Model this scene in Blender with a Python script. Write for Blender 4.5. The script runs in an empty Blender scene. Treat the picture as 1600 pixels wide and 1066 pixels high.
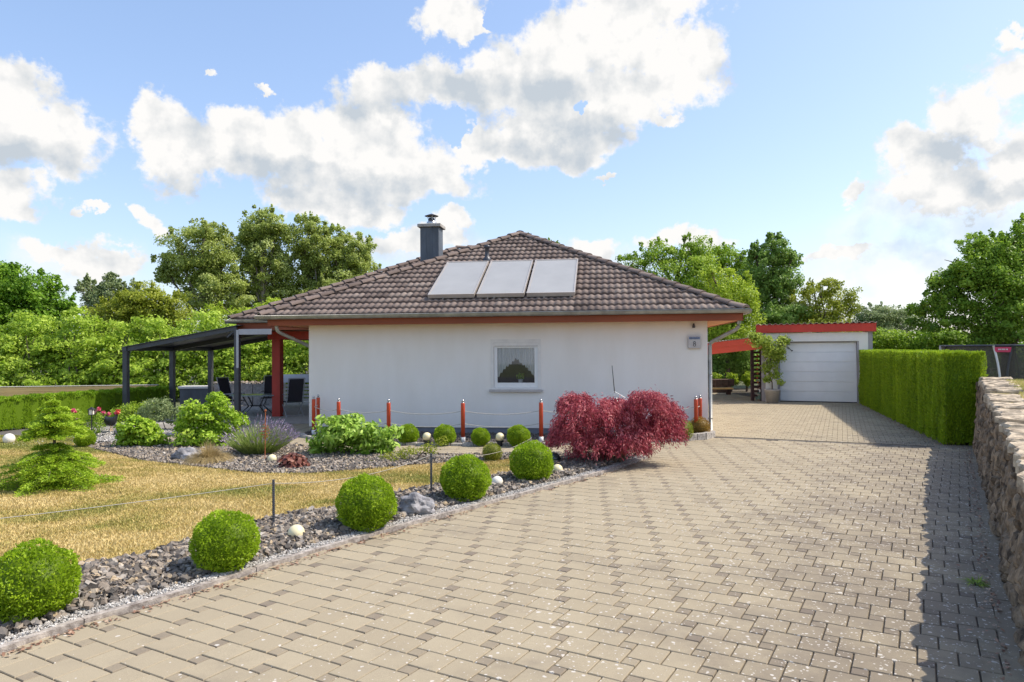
import bpy, bmesh, math, random
import numpy as np
from mathutils import Vector, Matrix, noise as mn
PI=math.pi; rad=math.radians
random.seed(7); RNG=np.random.default_rng(7)
sc=bpy.context.scene
# ---------------------------------------------------------------- camera
FPX=1110.0; CAMH=1.9
cam=bpy.data.cameras.new('camera'); camo=bpy.data.objects.new('camera',cam)
sc.collection.objects.link(camo); sc.camera=camo
cam.sensor_width=36; cam.lens=36*FPX/1600; cam.clip_end=2000; cam.clip_start=0.05
CM=Matrix.Rotation(PI/2+math.atan(13.5/FPX),3,'X')@Matrix.Rotation(-.0065,3,'Z')
camo.matrix_world=Matrix.Translation((0,0,CAMH))@CM.to_4x4()
CC=Vector((0,0,CAMH))
def ray(x,y): return CM@Vector(((x-800)/FPX,-(y-533)/FPX,-1))
def G(x,y,z=0.0):
    d=ray(x,y); return CC+d*((z-CAMH)/d.z)
def D(x,y,Y):
    d=ray(x,y); return CC+d*(Y/d.y)
# ---------------------------------------------------------------- light
SUN_AZ=math.atan2(.995,.10); SUN_EL=rad(52)
sc.view_settings.view_transform='Standard'; sc.view_settings.look='None'
sc.view_settings.exposure=0.86; sc.view_settings.gamma=1
sc.view_settings.use_white_balance=True; sc.view_settings.white_balance_temperature=6850
sun=bpy.data.lights.new('sun','SUN'); sun.energy=2.85; sun.angle=rad(.5); sun.color=(1,.94,.84)
suno=bpy.data.objects.new('sun',sun); sc.collection.objects.link(suno)
sd=Vector((math.sin(SUN_AZ)*math.cos(SUN_EL),math.cos(SUN_AZ)*math.cos(SUN_EL),math.sin(SUN_EL)))
suno.rotation_euler=sd.to_track_quat('Z','Y').to_euler(); suno.location=sd*50
W=bpy.data.worlds.new('World'); sc.world=W; W.use_nodes=True
def N(nt,t,**k):
    n=nt.nodes.new(t)
    for a,b in k.items():
        if a in('loc',): continue
        setattr(n,a,b)
    return n
def build_world():
    nt=W.node_tree; nt.nodes.clear(); L=nt.links.new
    out=N(nt,'ShaderNodeOutputWorld'); bg=N(nt,'ShaderNodeBackground')
    sky=N(nt,'ShaderNodeTexSky',sky_type='NISHITA',sun_disc=False,sun_elevation=SUN_EL,sun_rotation=SUN_AZ)
    sky.air_density=1.0; sky.dust_density=1.4; sky.ozone_density=2.2
    tc=N(nt,'ShaderNodeTexCoord'); sx=N(nt,'ShaderNodeSeparateXYZ'); L(tc.outputs['Generated'],sx.inputs[0])
    def M(op,a,b=None,c=None,clamp=False):
        n=N(nt,'ShaderNodeMath',operation=op,use_clamp=clamp)
        for i,v in enumerate((a,b,c)):
            if v is None: continue
            if isinstance(v,(int,float)): n.inputs[i].default_value=v
            else: L(v,n.inputs[i])
        return n.outputs[0]
    az=M('ARCTAN2',sx.outputs[0],sx.outputs[1]); el=M('ARCSINE',sx.outputs[2])
    cb=N(nt,'ShaderNodeCombineXYZ'); L(az,cb.inputs[0]); L(el,cb.inputs[1])
    def VM(op,a,b=None):
        n=N(nt,'ShaderNodeVectorMath',operation=op)
        for i,v in enumerate((a,b)):
            if v is None: continue
            if isinstance(v,(tuple,Vector)): n.inputs[i].default_value=v
            else: L(v,n.inputs[i])
        return n
    def noise(vec,scale,detail,rough,off=0):
        n=N(nt,'ShaderNodeTexNoise'); n.inputs['Scale'].default_value=scale; n.inputs['Detail'].default_value=detail
        n.inputs['Roughness'].default_value=rough
        v=VM('ADD',vec,(off,off*.7,0.0)).outputs[0]; L(v,n.inputs['Vector']); return n
    p=cb.outputs[0]
    w1=noise(p,9,6,.62,3.1)
    w2=VM('SUBTRACT',w1.outputs['Color'],(.5,.5,.5)).outputs[0]
    sc2=N(nt,'ShaderNodeVectorMath',operation='SCALE'); L(w2,sc2.inputs[0]); sc2.inputs['Scale'].default_value=.13
    pw=VM('ADD',p,sc2.outputs[0]).outputs[0]
    def azel(x,y):
        d=ray(x,y).normalized(); return math.atan2(d.x,d.y),math.asin(d.z)
    def blobs(lst,vec):
        acc=None
        for (x,y,rx,ry) in lst:
            a0,e0=azel(x,y); ra=abs(azel(x+rx,y)[0]-azel(x-rx,y)[0])/2; re=abs(azel(x,y+ry)[1]-azel(x,y-ry)[1])/2
            s=VM('SUBTRACT',vec,(a0,e0,0.0)).outputs[0]
            s=VM('MULTIPLY',s,(1/ra,1/re,0.0)).outputs[0]
            l=VM('LENGTH',s).outputs['Value']
            v=M('SUBTRACT',1.0,l)
            acc=v if acc is None else M('MAXIMUM',acc,v)
        return acc
    puffs=[(-30,190,165,120),(75,225,100,75),(20,125,75,55),(115,225,52,48),(20,320,85,38),
      (237,212,46,52),(285,235,85,62),(375,200,45,48),(400,250,150,62),(470,215,80,70),(560,210,110,85),(640,270,105,62),
      (530,325,130,30),(600,130,70,45),(690,285,75,38),(540,270,190,60),
      (680,135,115,52),(688,25,60,38),(735,48,36,20),(810,140,130,75),(900,90,110,85),(965,55,130,80),(1065,85,88,75),
      (860,210,120,58),(760,245,60,32),(910,225,85,42),(965,160,90,60),(1038,180,22,14),(990,-5,140,50),
      (226,335,28,22),(245,350,28,18),(138,337,20,11),(333,112,17,8),(400,137,16,8),
      (720,352,38,20),(690,375,60,22),(925,392,48,18),(1070,375,80,20),(620,385,90,26),(120,408,85,22),(200,418,50,20),
      (1335,290,28,22),(1440,252,62,44),(1520,190,85,65),(1590,130,80,60),(1490,300,130,50),(1600,260,110,90),
      (1600,52,45,16),(1290,378,70,18),(950,288,22,7)]
    holes=[(722,212,30,28),(912,176,19,14),(1420,160,40,55),(770,40,20,18)]
    soft=[(1400,330,150,60),(1380,390,170,50),(1500,410,170,60),(1560,330,170,90),(120,425,170,40),(640,400,160,40),(-20,290,110,60),(1290,430,150,50),(900,420,150,40)]
    gray=[(700,140,170,38),(840,165,130,45),(620,160,80,28),(870,235,110,30),(930,215,60,40),(400,290,200,34),(570,300,130,32),(480,270,60,20),(40,255,110,32),(1520,240,90,22),(1500,345,150,30),(1420,385,90,16),(1580,300,90,20)]
    d1=blobs(puffs,pw); hole=blobs(holes,pw)
    dark=blobs(gray,pw)
    f1=noise(p,14,10,.60,11.0).outputs[0]
    f2=noise(p,60,8,.62,5.0).outputs[0]
    dd=M('ADD',d1,M('MULTIPLY',M('SUBTRACT',f1,.5),1.15))
    dd=M('ADD',dd,M('MULTIPLY',M('SUBTRACT',f2,.5),.8))
    dd=M('SUBTRACT',dd,M('MULTIPLY',M('MAXIMUM',hole,0.0),1.8))
    def sstep(v,a,b):
        n=N(nt,'ShaderNodeMapRange',interpolation_type='SMOOTHSTEP'); L(v,n.inputs[0]); n.inputs[1].default_value=a; n.inputs[2].default_value=b; return n.outputs[0]
    m1=sstep(dd,-.04,.34)
    ds=blobs(soft,pw); m2=M('MULTIPLY',sstep(M('ADD',ds,M('MULTIPLY',M('SUBTRACT',f1,.5),1.8)),-.1,.9),.60)
    # generic broken cloud cover behind the camera, so that reflections and the ambient light have one
    behind=sstep(sx.outputs[1],-.1,-.5)
    m3=M('MULTIPLY',sstep(noise(tc.outputs['Generated'],2.2,7,.6,2).outputs[0],.48,.62),behind)
    mask=M('MAXIMUM',M('MAXIMUM',m1,m2),m3,clamp=True)
    # relief shading: density toward the sun compared with here
    pl=VM('ADD',p,(.018,.022,0.0)).outputs[0]
    g1=noise(pl,16,5,.55,11.0).outputs[0]; g0=noise(p,16,5,.55,11.0).outputs[0]
    rel=M('MULTIPLY',M('SUBTRACT',g0,g1),2.0)
    shade=M('SUBTRACT',M('ADD',.93,rel),M('MULTIPLY',sstep(dark,-.45,.70),.50))
    thin=M('SUBTRACT',1.0,M('MULTIPLY',m2,.12))
    shade=M('MULTIPLY',shade,thin)
    cr=N(nt,'ShaderNodeValToRGB'); L(shade,cr.inputs[0])
    cr.color_ramp.elements[0].position=.25; cr.color_ramp.elements[0].color=(.31,.355,.41,1)
    cr.color_ramp.elements[1].position=.95; cr.color_ramp.elements[1].color=(.535,.545,.56,1)
    e=cr.color_ramp.elements.new(.60); e.color=(.42,.445,.475,1)
    skym=N(nt,'ShaderNodeMixRGB',blend_type='MULTIPLY'); skym.inputs[0].default_value=1
    L(sky.outputs[0],skym.inputs[1]); skym.inputs[2].default_value=(.112,.103,.103,1)
    lift=N(nt,'ShaderNodeMixRGB',blend_type='ADD'); lift.inputs[0].default_value=1
    L(skym.outputs[0],lift.inputs[1]); lift.inputs[2].default_value=(.050,.093,.165,1)
    mix=N(nt,'ShaderNodeMixRGB'); L(mask,mix.inputs[0]); L(lift.outputs[0],mix.inputs[1]); L(cr.outputs[0],mix.inputs[2])
    L(mix.outputs[0],bg.inputs[0]); bg.inputs[1].default_value=1.0; L(bg.outputs[0],out.inputs[0])
build_world()
W.cycles.sampling_method='MANUAL'; W.cycles.sample_map_resolution=1024
sc.cycles.max_bounces=8; sc.cycles.diffuse_bounces=4; sc.cycles.transparent_max_bounces=12
sc.cycles.use_adaptive_sampling=True; sc.cycles.use_denoising=True
sc.cycles.caustics_reflective=False; sc.cycles.caustics_refractive=False
# ---------------------------------------------------------------- materials
def mat(name,col,rough=.7,var=.12,scale=6,bump=0,bscale=60,metal=0,col2=None,spec=.5,stretch=None,lo=.35,hi=.65):
    m=bpy.data.materials.new(name); m.use_nodes=True; nt=m.node_tree; b=nt.nodes['Principled BSDF']; L=nt.links.new
    b.inputs['Roughness'].default_value=rough; b.inputs['Metallic'].default_value=metal
    b.inputs['Specular IOR Level'].default_value=spec
    tc=N(nt,'ShaderNodeTexCoord'); mp=N(nt,'ShaderNodeMapping'); L(tc.outputs['Object'],mp.inputs[0])
    if stretch: mp.inputs['Scale'].default_value=stretch
    n=N(nt,'ShaderNodeTexNoise'); n.inputs['Scale'].default_value=scale; n.inputs['Detail'].default_value=6; n.inputs['Roughness'].default_value=.62
    L(mp.outputs[0],n.inputs['Vector'])
    cr=N(nt,'ShaderNodeValToRGB'); L(n.outputs[0],cr.inputs[0]); cr.color_ramp.elements[0].position=lo; cr.color_ramp.elements[1].position=hi
    c2=col2 or tuple(c*(1+var) for c in col); c1=col if col2 else tuple(c*(1-var) for c in col)
    cr.color_ramp.elements[0].color=(*c1,1); cr.color_ramp.elements[1].color=(*c2,1)
    L(cr.outputs[0],b.inputs['Base Color'])
    if bump:
        n2=N(nt,'ShaderNodeTexNoise'); n2.inputs['Scale'].default_value=bscale; n2.inputs['Detail'].default_value=5
        L(mp.outputs[0],n2.inputs['Vector'])
        bp=N(nt,'ShaderNodeBump'); bp.inputs['Strength'].default_value=bump; bp.inputs['Distance'].default_value=.01
        L(n2.outputs[0],bp.inputs['Height']); L(bp.outputs[0],b.inputs['Normal'])
    return m
def tintmat(name,cols,rough=.6,transl=0,noise_mix=0,nscale=3,bump=0,bscale=80,spec=.3,pos=None):
    """colour from the per-face 'tint' attribute through a ramp"""
    m=bpy.data.materials.new(name); m.use_nodes=True; nt=m.node_tree; b=nt.nodes['Principled BSDF']; L=nt.links.new
    b.inputs['Roughness'].default_value=rough; b.inputs['Specular IOR Level'].default_value=spec
    at=N(nt,'ShaderNodeAttribute',attribute_name='tint'); cr=N(nt,'ShaderNodeValToRGB')
    fac=at.outputs['Fac']
    tc=N(nt,'ShaderNodeTexCoord')
    if noise_mix:
        n=N(nt,'ShaderNodeTexNoise'); n.inputs['Scale'].default_value=nscale; n.inputs['Detail'].default_value=7; n.inputs['Roughness'].default_value=.65
        L(tc.outputs['Object'],n.inputs['Vector'])
        s=N(nt,'ShaderNodeMath',operation='SUBTRACT'); L(n.outputs[0],s.inputs[0]); s.inputs[1].default_value=.5
        a=N(nt,'ShaderNodeMath',operation='MULTIPLY_ADD'); L(s.outputs[0],a.inputs[0]); a.inputs[1].default_value=noise_mix; L(fac,a.inputs[2]); fac=a.outputs[0]
    L(fac,cr.inputs[0])
    els=cr.color_ramp.elements; k=len(cols)
    els[0].color=(*cols[0],1); els[0].position=0 if not pos else pos[0]; els[1].color=(*cols[-1],1); els[1].position=1 if not pos else pos[-1]
    for i in range(1,k-1):
        e=els.new(i/(k-1) if not pos else pos[i]); e.color=(*cols[i],1)
    L(cr.outputs[0],b.inputs['Base Color'])
    if bump:
        n2=N(nt,'ShaderNodeTexNoise'); n2.inputs['Scale'].default_value=bscale; n2.inputs['Detail'].default_value=5
        L(tc.outputs['Object'],n2.inputs['Vector'])
        bp=N(nt,'ShaderNodeBump'); bp.inputs['Strength'].default_value=bump; bp.inputs['Distance'].default_value=.01
        L(n2.outputs[0],bp.inputs['Height']); L(bp.outputs[0],b.inputs['Normal'])
    if transl:
        tr=N(nt,'ShaderNodeBsdfTranslucent'); mx=N(nt,'ShaderNodeMixShader'); mx.inputs[0].default_value=transl
        L(cr.outputs[0],tr.inputs[0]); L(b.outputs[0],mx.inputs[1]); L(tr.outputs[0],mx.inputs[2])
        L(mx.outputs[0],nt.nodes['Material Output'].inputs[0])
    return m
def emis(name,col,s,rough=.3):
    m=mat(name,col,rough,.03); return m
# ---------------------------------------------------------------- mesh helpers
COL=sc.collection
class MB:
    def __init__(s): s.v=[]; s.f=[]; s.t=[]; s.mi=[]
    def add(s,vs,fs,tint=.5,M=None):
        o=len(s.v)
        s.v+= [tuple(M@Vector(v)) if M is not None else tuple(v) for v in vs]
        s.f+= [tuple(i+o for i in f) for f in fs]; s.t+=[tint]*len(fs)
        return s
    def box(s,x0,x1,y0,y1,z0,z1,M=None,tint=.5,bev=0):
        if bev:
            bm=bmesh.new(); bmesh.ops.create_cube(bm,size=1)
            bmesh.ops.scale(bm,vec=(x1-x0,y1-y0,z1-z0),verts=bm.verts); bmesh.ops.translate(bm,vec=((x0+x1)/2,(y0+y1)/2,(z0+z1)/2),verts=bm.verts)
            bmesh.ops.bevel(bm,geom=bm.edges[:],offset=bev,segments=2,affect='EDGES',profile=.5)
            bm.verts.index_update(); s.add([v.co[:] for v in bm.verts],[[v.index for v in f.verts] for f in bm.faces],tint,M); bm.free(); return s
        vs=[(x,y,z) for z in(z0,z1) for y in(y0,y1) for x in(x0,x1)]
        return s.add(vs,[(0,2,3,1),(4,5,7,6),(0,1,5,4),(2,6,7,3),(0,4,6,2),(1,3,7,5)],tint,M)
    def prism(s,poly,z0,z1,tint=.5,M=None):
        n=len(poly); vs=[(x,y,z0) for x,y in poly]+[(x,y,z1) for x,y in poly]
        return s.add(vs,[tuple(range(n-1,-1,-1)),tuple(range(n,2*n))]+[(i,(i+1)%n,n+(i+1)%n,n+i) for i in range(n)],tint,M)
    def tube(s,pts,r,seg=8,tint=.5,M=None,cap=True):
        pts=[Vector(p) for p in pts]; n=len(pts); rs=r if isinstance(r,(list,tuple)) else [r]*n
        vs=[];up=Vector((0,0,1))
        for i,p in enumerate(pts):
            d=(pts[min(i+1,n-1)]-pts[max(i-1,0)]).normalized()
            a=d.cross(up if abs(d.z)<.95 else Vector((1,0,0))).normalized(); b=d.cross(a)
            for k in range(seg):
                t=2*PI*k/seg; vs.append(p+(a*math.cos(t)+b*math.sin(t))*rs[i])
        fs=[(i*seg+k,i*seg+(k+1)%seg,(i+1)*seg+(k+1)%seg,(i+1)*seg+k) for i in range(n-1) for k in range(seg)]
        if cap: fs+=[tuple(range(seg)),tuple(range((n-1)*seg,n*seg))[::-1]]
        return s.add(vs,fs,tint,M)
    def lathe(s,prof,seg=20,c=(0,0,0),tint=.5,M=None):
        vs=[(c[0]+r*math.cos(2*PI*k/seg),c[1]+r*math.sin(2*PI*k/seg),c[2]+z) for r,z in prof for k in range(seg)]
        n=len(prof)
        fs=[(i*seg+k,i*seg+(k+1)%seg,(i+1)*seg+(k+1)%seg,(i+1)*seg+k) for i in range(n-1) for k in range(seg)]
        fs+=[tuple(range(seg))[::-1],tuple(range((n-1)*seg,n*seg))]
        return s.add(vs,fs,tint,M)
    def sphere(s,c,r,seg=20,rings=12,tint=.5,sq=(1,1,1),M=None):
        prof=[(max(1e-4,math.sin(PI*i/rings)),-math.cos(PI*i/rings)) for i in range(rings+1)]
        vs=[(c[0]+r*sq[0]*p*math.cos(2*PI*k/seg),c[1]+r*sq[1]*p*math.sin(2*PI*k/seg),c[2]+r*sq[2]*z) for p,z in prof for k in range(seg)]
        fs=[(i*seg+k,i*seg+(k+1)%seg,(i+1)*seg+(k+1)%seg,(i+1)*seg+k) for i in range(rings) for k in range(seg)]
        return s.add(vs,fs,tint,M)
    def build(s,name,m,parent=None,smooth=False,loc=None):
        me=bpy.data.meshes.new(name); me.from_pydata(s.v,[],s.f)
        at=me.attributes.new('tint','FLOAT','FACE'); at.data.foreach_set('value',np.array(s.t,dtype=np.float32))
        me.materials.append(m)
        if smooth: me.polygons.foreach_set('use_smooth',[True]*len(me.polygons))
        me.update()
        return link(name,me,parent,loc)
def link(name,me,parent=None,loc=None):
    o=bpy.data.objects.new(name,me); COL.objects.link(o)
    if parent is not None: o.parent=parent
    if loc is not None: o.location=loc
    return o
def empty(name,loc=(0,0,0),rz=0):
    o=bpy.data.objects.new(name,None); COL.objects.link(o); o.location=loc; o.rotation_euler=(0,0,rz); o.empty_display_size=.2; return o
def tag(o,label=None,cat=None,group=None,kind=None):
    if label: o['label']=label
    if cat: o['category']=cat
    if group: o['group']=group
    if kind: o['kind']=kind
    return o
def thing(name,loc,label,cat,group=None,rz=0): return tag(empty(name,loc,rz),label,cat,group)
def copy_tree(o,parent=None):
    c=o.copy(); COL.objects.link(c); c.parent=parent
    for ch in [x for x in o.children]: copy_tree(ch,c)
    return c
def npmesh(name,V,F,tint,m,parent=None,loc=None,smooth=False):
    """V (n,3), F (m,k) arrays"""
    me=bpy.data.meshes.new(name); k=F.shape[1]
    me.vertices.add(len(V)); me.vertices.foreach_set('co',V.astype(np.float32).ravel())
    me.loops.add(F.size); me.loops.foreach_set('vertex_index',F.astype(np.int32).ravel())
    me.polygons.add(len(F)); me.polygons.foreach_set('loop_start',np.arange(0,F.size,k,dtype=np.int32))
    me.polygons.foreach_set('loop_total',np.full(len(F),k,dtype=np.int32))
    me.update(calc_edges=True)
    at=me.attributes.new('tint','FLOAT','FACE'); at.data.foreach_set('value',np.asarray(tint,dtype=np.float32))
    me.polygons.foreach_set('use_smooth',[bool(smooth)]*len(F))
    me.materials.append(m); me.validate(); return link(name,me,parent,loc)
def unit(a): return a/np.maximum(np.linalg.norm(a,axis=-1,keepdims=True),1e-9)
def leafgeo(P,Nn,ln,wd,jit=.6,axis=None,ajit=.5):
    n=len(P); nn=unit(Nn+RNG.normal(0,jit,(n,3)))
    a=RNG.normal(0,1,(n,3)) if axis is None else unit(axis)+RNG.normal(0,ajit,(n,3))
    if axis is None: t1=unit(a-nn*np.sum(a*nn,1,keepdims=True))
    else:
        t1=unit(a); nn=unit(nn-t1*np.sum(nn*t1,1,keepdims=True))
    t2=np.cross(nn,t1)
    s=RNG.uniform(.65,1.3,(n,1)); L=t1*ln*s*.5; Wd=t2*wd*s*.5
    V=np.stack([P-L,P+Wd-L*.15,P+L,P-Wd-L*.15],1).reshape(-1,3)
    F=np.arange(4*n).reshape(n,4); return V,F
def sph(n):
    v=RNG.normal(0,1,(n,3)); return unit(v)
def inpoly(x,y,poly):
    x=np.asarray(x);y=np.asarray(y);c=np.zeros(x.shape,bool);n=len(poly)
    for i in range(n):
        x1,y1=poly[i];x2,y2=poly[(i+1)%n]
        if y1==y2: continue
        k=((y1>y)!=(y2>y))&(x<(x2-x1)*(y-y1)/(y2-y1)+x1); c^=k
    return c
# ---------------------------------------------------------------- palette
M={}
M['wall']=mat('white_render',(.80,.76,.70),.92,.05,1.6,.45,150,stretch=(1,1,.3),col2=(.85,.815,.765))
M['plinth']=mat('grey_plinth',(.17,.18,.21),.85,.10,3,.2,150)
M['tile']=tintmat('roof_tile',[(.11,.082,.07),(.20,.152,.13),(.31,.25,.21)],.8,0,.75,3.5,.5,90)
M['zinc']=mat('zinc',(.36,.36,.33),.45,.22,5,.1,40,metal=.55)
M['fascia']=mat('orange_brown_timber',(.27,.06,.018),.6,.15,4,.2,60,stretch=(.2,1,1))
M['soffit']=mat('soffit_timber',(.62,.25,.09),.6,.12,4,.1,60)
M['redwood']=mat('red_painted_timber',(.44,.035,.022),.5,.14,5,.15,50,stretch=(1,1,.3))
M['redpost']=mat('red_post_paint',(.55,.07,.025),.45,.15,8,.1,50)
M['redmetal']=mat('red_sheet_metal',(.60,.045,.025),.45,.10,2,.05,30)
M['redlight']=mat('bright_red_board',(.72,.085,.04),.5,.08,2,.1,40,stretch=(.3,1,1))
M['white']=mat('white_plastic',(.78,.78,.77),.4,.03,3)
M['offwhite']=mat('offwhite_frame',(.74,.71,.67),.5,.06,5)
M['door']=mat('garage_door_white',(.80,.81,.82),.4,.03,2,.08,120)
M['greywall']=mat('grey_render',(.36,.34,.36),.9,.12,3,.2,80)
M['anth']=mat('anthracite_metal',(.062,.066,.078),.4,.15,6,.05,60,metal=.2)
M['anthlight']=mat('grey_aluminium',(.42,.42,.45),.4,.06,6,metal=.3)
M['slate']=mat('slate_cladding',(.085,.10,.12),.5,.25,4,.2,30,stretch=(1,1,.3))
M['concrete']=mat('concrete',(.36,.34,.31),.9,.2,7,.5,120)
M['concdark']=mat('mossy_concrete',(.20,.18,.16),.95,.3,6,.6,60)
M['steel']=mat('steel',(.5,.5,.5),.3,.1,8,metal=.9)
M['black']=mat('black_metal',(.02,.02,.022),.5,.2,8)
M['mesh']=mat('black_mesh_fabric',(.028,.025,.035),.8,.2,40)
M['rope']=mat('pale_rope',(.44,.42,.38),.9,.15,90)
M['ropeshade']=M['rope']
M['globe']=mat('frosted_globe',(.80,.72,.46),.25,.06,4)
M['globew']=mat('white_globe',(.82,.78,.68),.25,.05,4)
M['bark']=mat('bark',(.13,.10,.075),.95,.3,9,.8,30,stretch=(1,1,.25))
M['barklt']=mat('grey_bark',(.24,.21,.18),.95,.25,9,.6,30,stretch=(1,1,.25))
M['timber']=mat('pale_timber',(.86,.55,.22),.75,.16,3,.2,40,stretch=(.15,1,4))
M['timbertop']=mat('weathered_timber',(.52,.48,.43),.85,.1,3,.2,40,stretch=(.15,1,1))
M['brownwood']=mat('dark_brown_timber',(.055,.022,.02),.7,.3,4,.2,50)
M['rust']=mat('rusty_steel',(.30,.085,.03),.85,.35,25,.3,80)
M['pot']=mat('grey_pot',(.40,.37,.34),.8,.12,10,.3,80,stretch=(1,1,4))
M['soil']=mat('soil',(.06,.045,.03),1,.3,20,.6,50)
M['glassball']=mat('dark_glass_ball',(.02,.05,.05),.05,.2,3,spec=1)
M['pink']=mat('pink_print',(.70,.05,.13),.5,.1,30)
M['gravbase']=mat('grit_bed',(.11,.10,.095),1,.35,60,.8,90)
M['joint']=mat('joint_sand',(.095,.078,.058),1,.35,40,.6,120)
M['ground']=mat('far_meadow',(.09,.10,.045),1,.3,.6,.5,20)
LEAF={}
def leafmat(k,cols,tr=.3,rough=.5): LEAF[k]=tintmat(k+'_leaves',cols,rough,tr)
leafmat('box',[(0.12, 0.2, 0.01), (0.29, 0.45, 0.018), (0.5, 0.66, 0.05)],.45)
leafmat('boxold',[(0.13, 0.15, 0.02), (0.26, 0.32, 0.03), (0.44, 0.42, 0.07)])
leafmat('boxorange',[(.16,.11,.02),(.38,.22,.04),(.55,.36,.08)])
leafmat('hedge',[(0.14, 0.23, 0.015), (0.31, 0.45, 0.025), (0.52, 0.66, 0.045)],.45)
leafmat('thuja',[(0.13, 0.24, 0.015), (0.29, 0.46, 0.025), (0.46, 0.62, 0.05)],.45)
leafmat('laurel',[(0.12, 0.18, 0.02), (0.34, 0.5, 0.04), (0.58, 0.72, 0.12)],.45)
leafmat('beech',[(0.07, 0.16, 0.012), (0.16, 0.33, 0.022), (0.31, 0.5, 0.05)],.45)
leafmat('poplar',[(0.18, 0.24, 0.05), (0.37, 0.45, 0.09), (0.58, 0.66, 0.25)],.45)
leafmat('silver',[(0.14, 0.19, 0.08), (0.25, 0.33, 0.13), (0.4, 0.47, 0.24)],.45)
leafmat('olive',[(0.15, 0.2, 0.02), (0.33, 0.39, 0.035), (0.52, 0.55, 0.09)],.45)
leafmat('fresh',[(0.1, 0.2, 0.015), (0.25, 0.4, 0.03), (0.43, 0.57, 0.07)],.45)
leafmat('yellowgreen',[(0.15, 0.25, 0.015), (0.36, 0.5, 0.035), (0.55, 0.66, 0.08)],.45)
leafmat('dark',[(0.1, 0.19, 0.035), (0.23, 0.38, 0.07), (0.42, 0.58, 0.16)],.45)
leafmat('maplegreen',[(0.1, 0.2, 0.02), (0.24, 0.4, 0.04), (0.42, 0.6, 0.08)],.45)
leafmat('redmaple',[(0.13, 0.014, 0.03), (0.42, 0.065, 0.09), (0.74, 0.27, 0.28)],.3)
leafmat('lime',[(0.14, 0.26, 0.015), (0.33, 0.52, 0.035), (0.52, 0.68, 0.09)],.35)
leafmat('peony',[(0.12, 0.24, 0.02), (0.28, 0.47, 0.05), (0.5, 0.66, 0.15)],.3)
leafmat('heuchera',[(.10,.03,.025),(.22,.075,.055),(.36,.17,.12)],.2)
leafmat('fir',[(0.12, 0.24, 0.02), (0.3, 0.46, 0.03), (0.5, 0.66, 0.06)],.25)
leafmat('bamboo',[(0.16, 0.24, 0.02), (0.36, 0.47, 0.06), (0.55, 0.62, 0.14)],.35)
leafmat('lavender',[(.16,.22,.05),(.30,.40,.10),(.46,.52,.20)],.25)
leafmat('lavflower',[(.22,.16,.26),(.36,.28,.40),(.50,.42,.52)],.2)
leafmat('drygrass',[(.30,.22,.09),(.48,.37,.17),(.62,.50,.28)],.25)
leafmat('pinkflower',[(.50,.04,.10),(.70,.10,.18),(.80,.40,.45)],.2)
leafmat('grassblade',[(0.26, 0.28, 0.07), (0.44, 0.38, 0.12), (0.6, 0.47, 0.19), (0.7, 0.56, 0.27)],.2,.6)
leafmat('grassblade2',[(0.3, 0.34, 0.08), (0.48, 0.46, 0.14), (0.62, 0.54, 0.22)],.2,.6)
M['stone']=tintmat('slate_chips',[(.06,.052,.048),(.155,.138,.122),(.24,.195,.155),(.34,.31,.275),(.42,.32,.20),(.54,.51,.47)],.8,0,.25,14,.5,60,pos=[0,.3,.5,.7,.88,1])
M['pea']=tintmat('pale_grit',[(.26,.24,.22),(.46,.44,.41),(.66,.64,.61)],.9)
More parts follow.
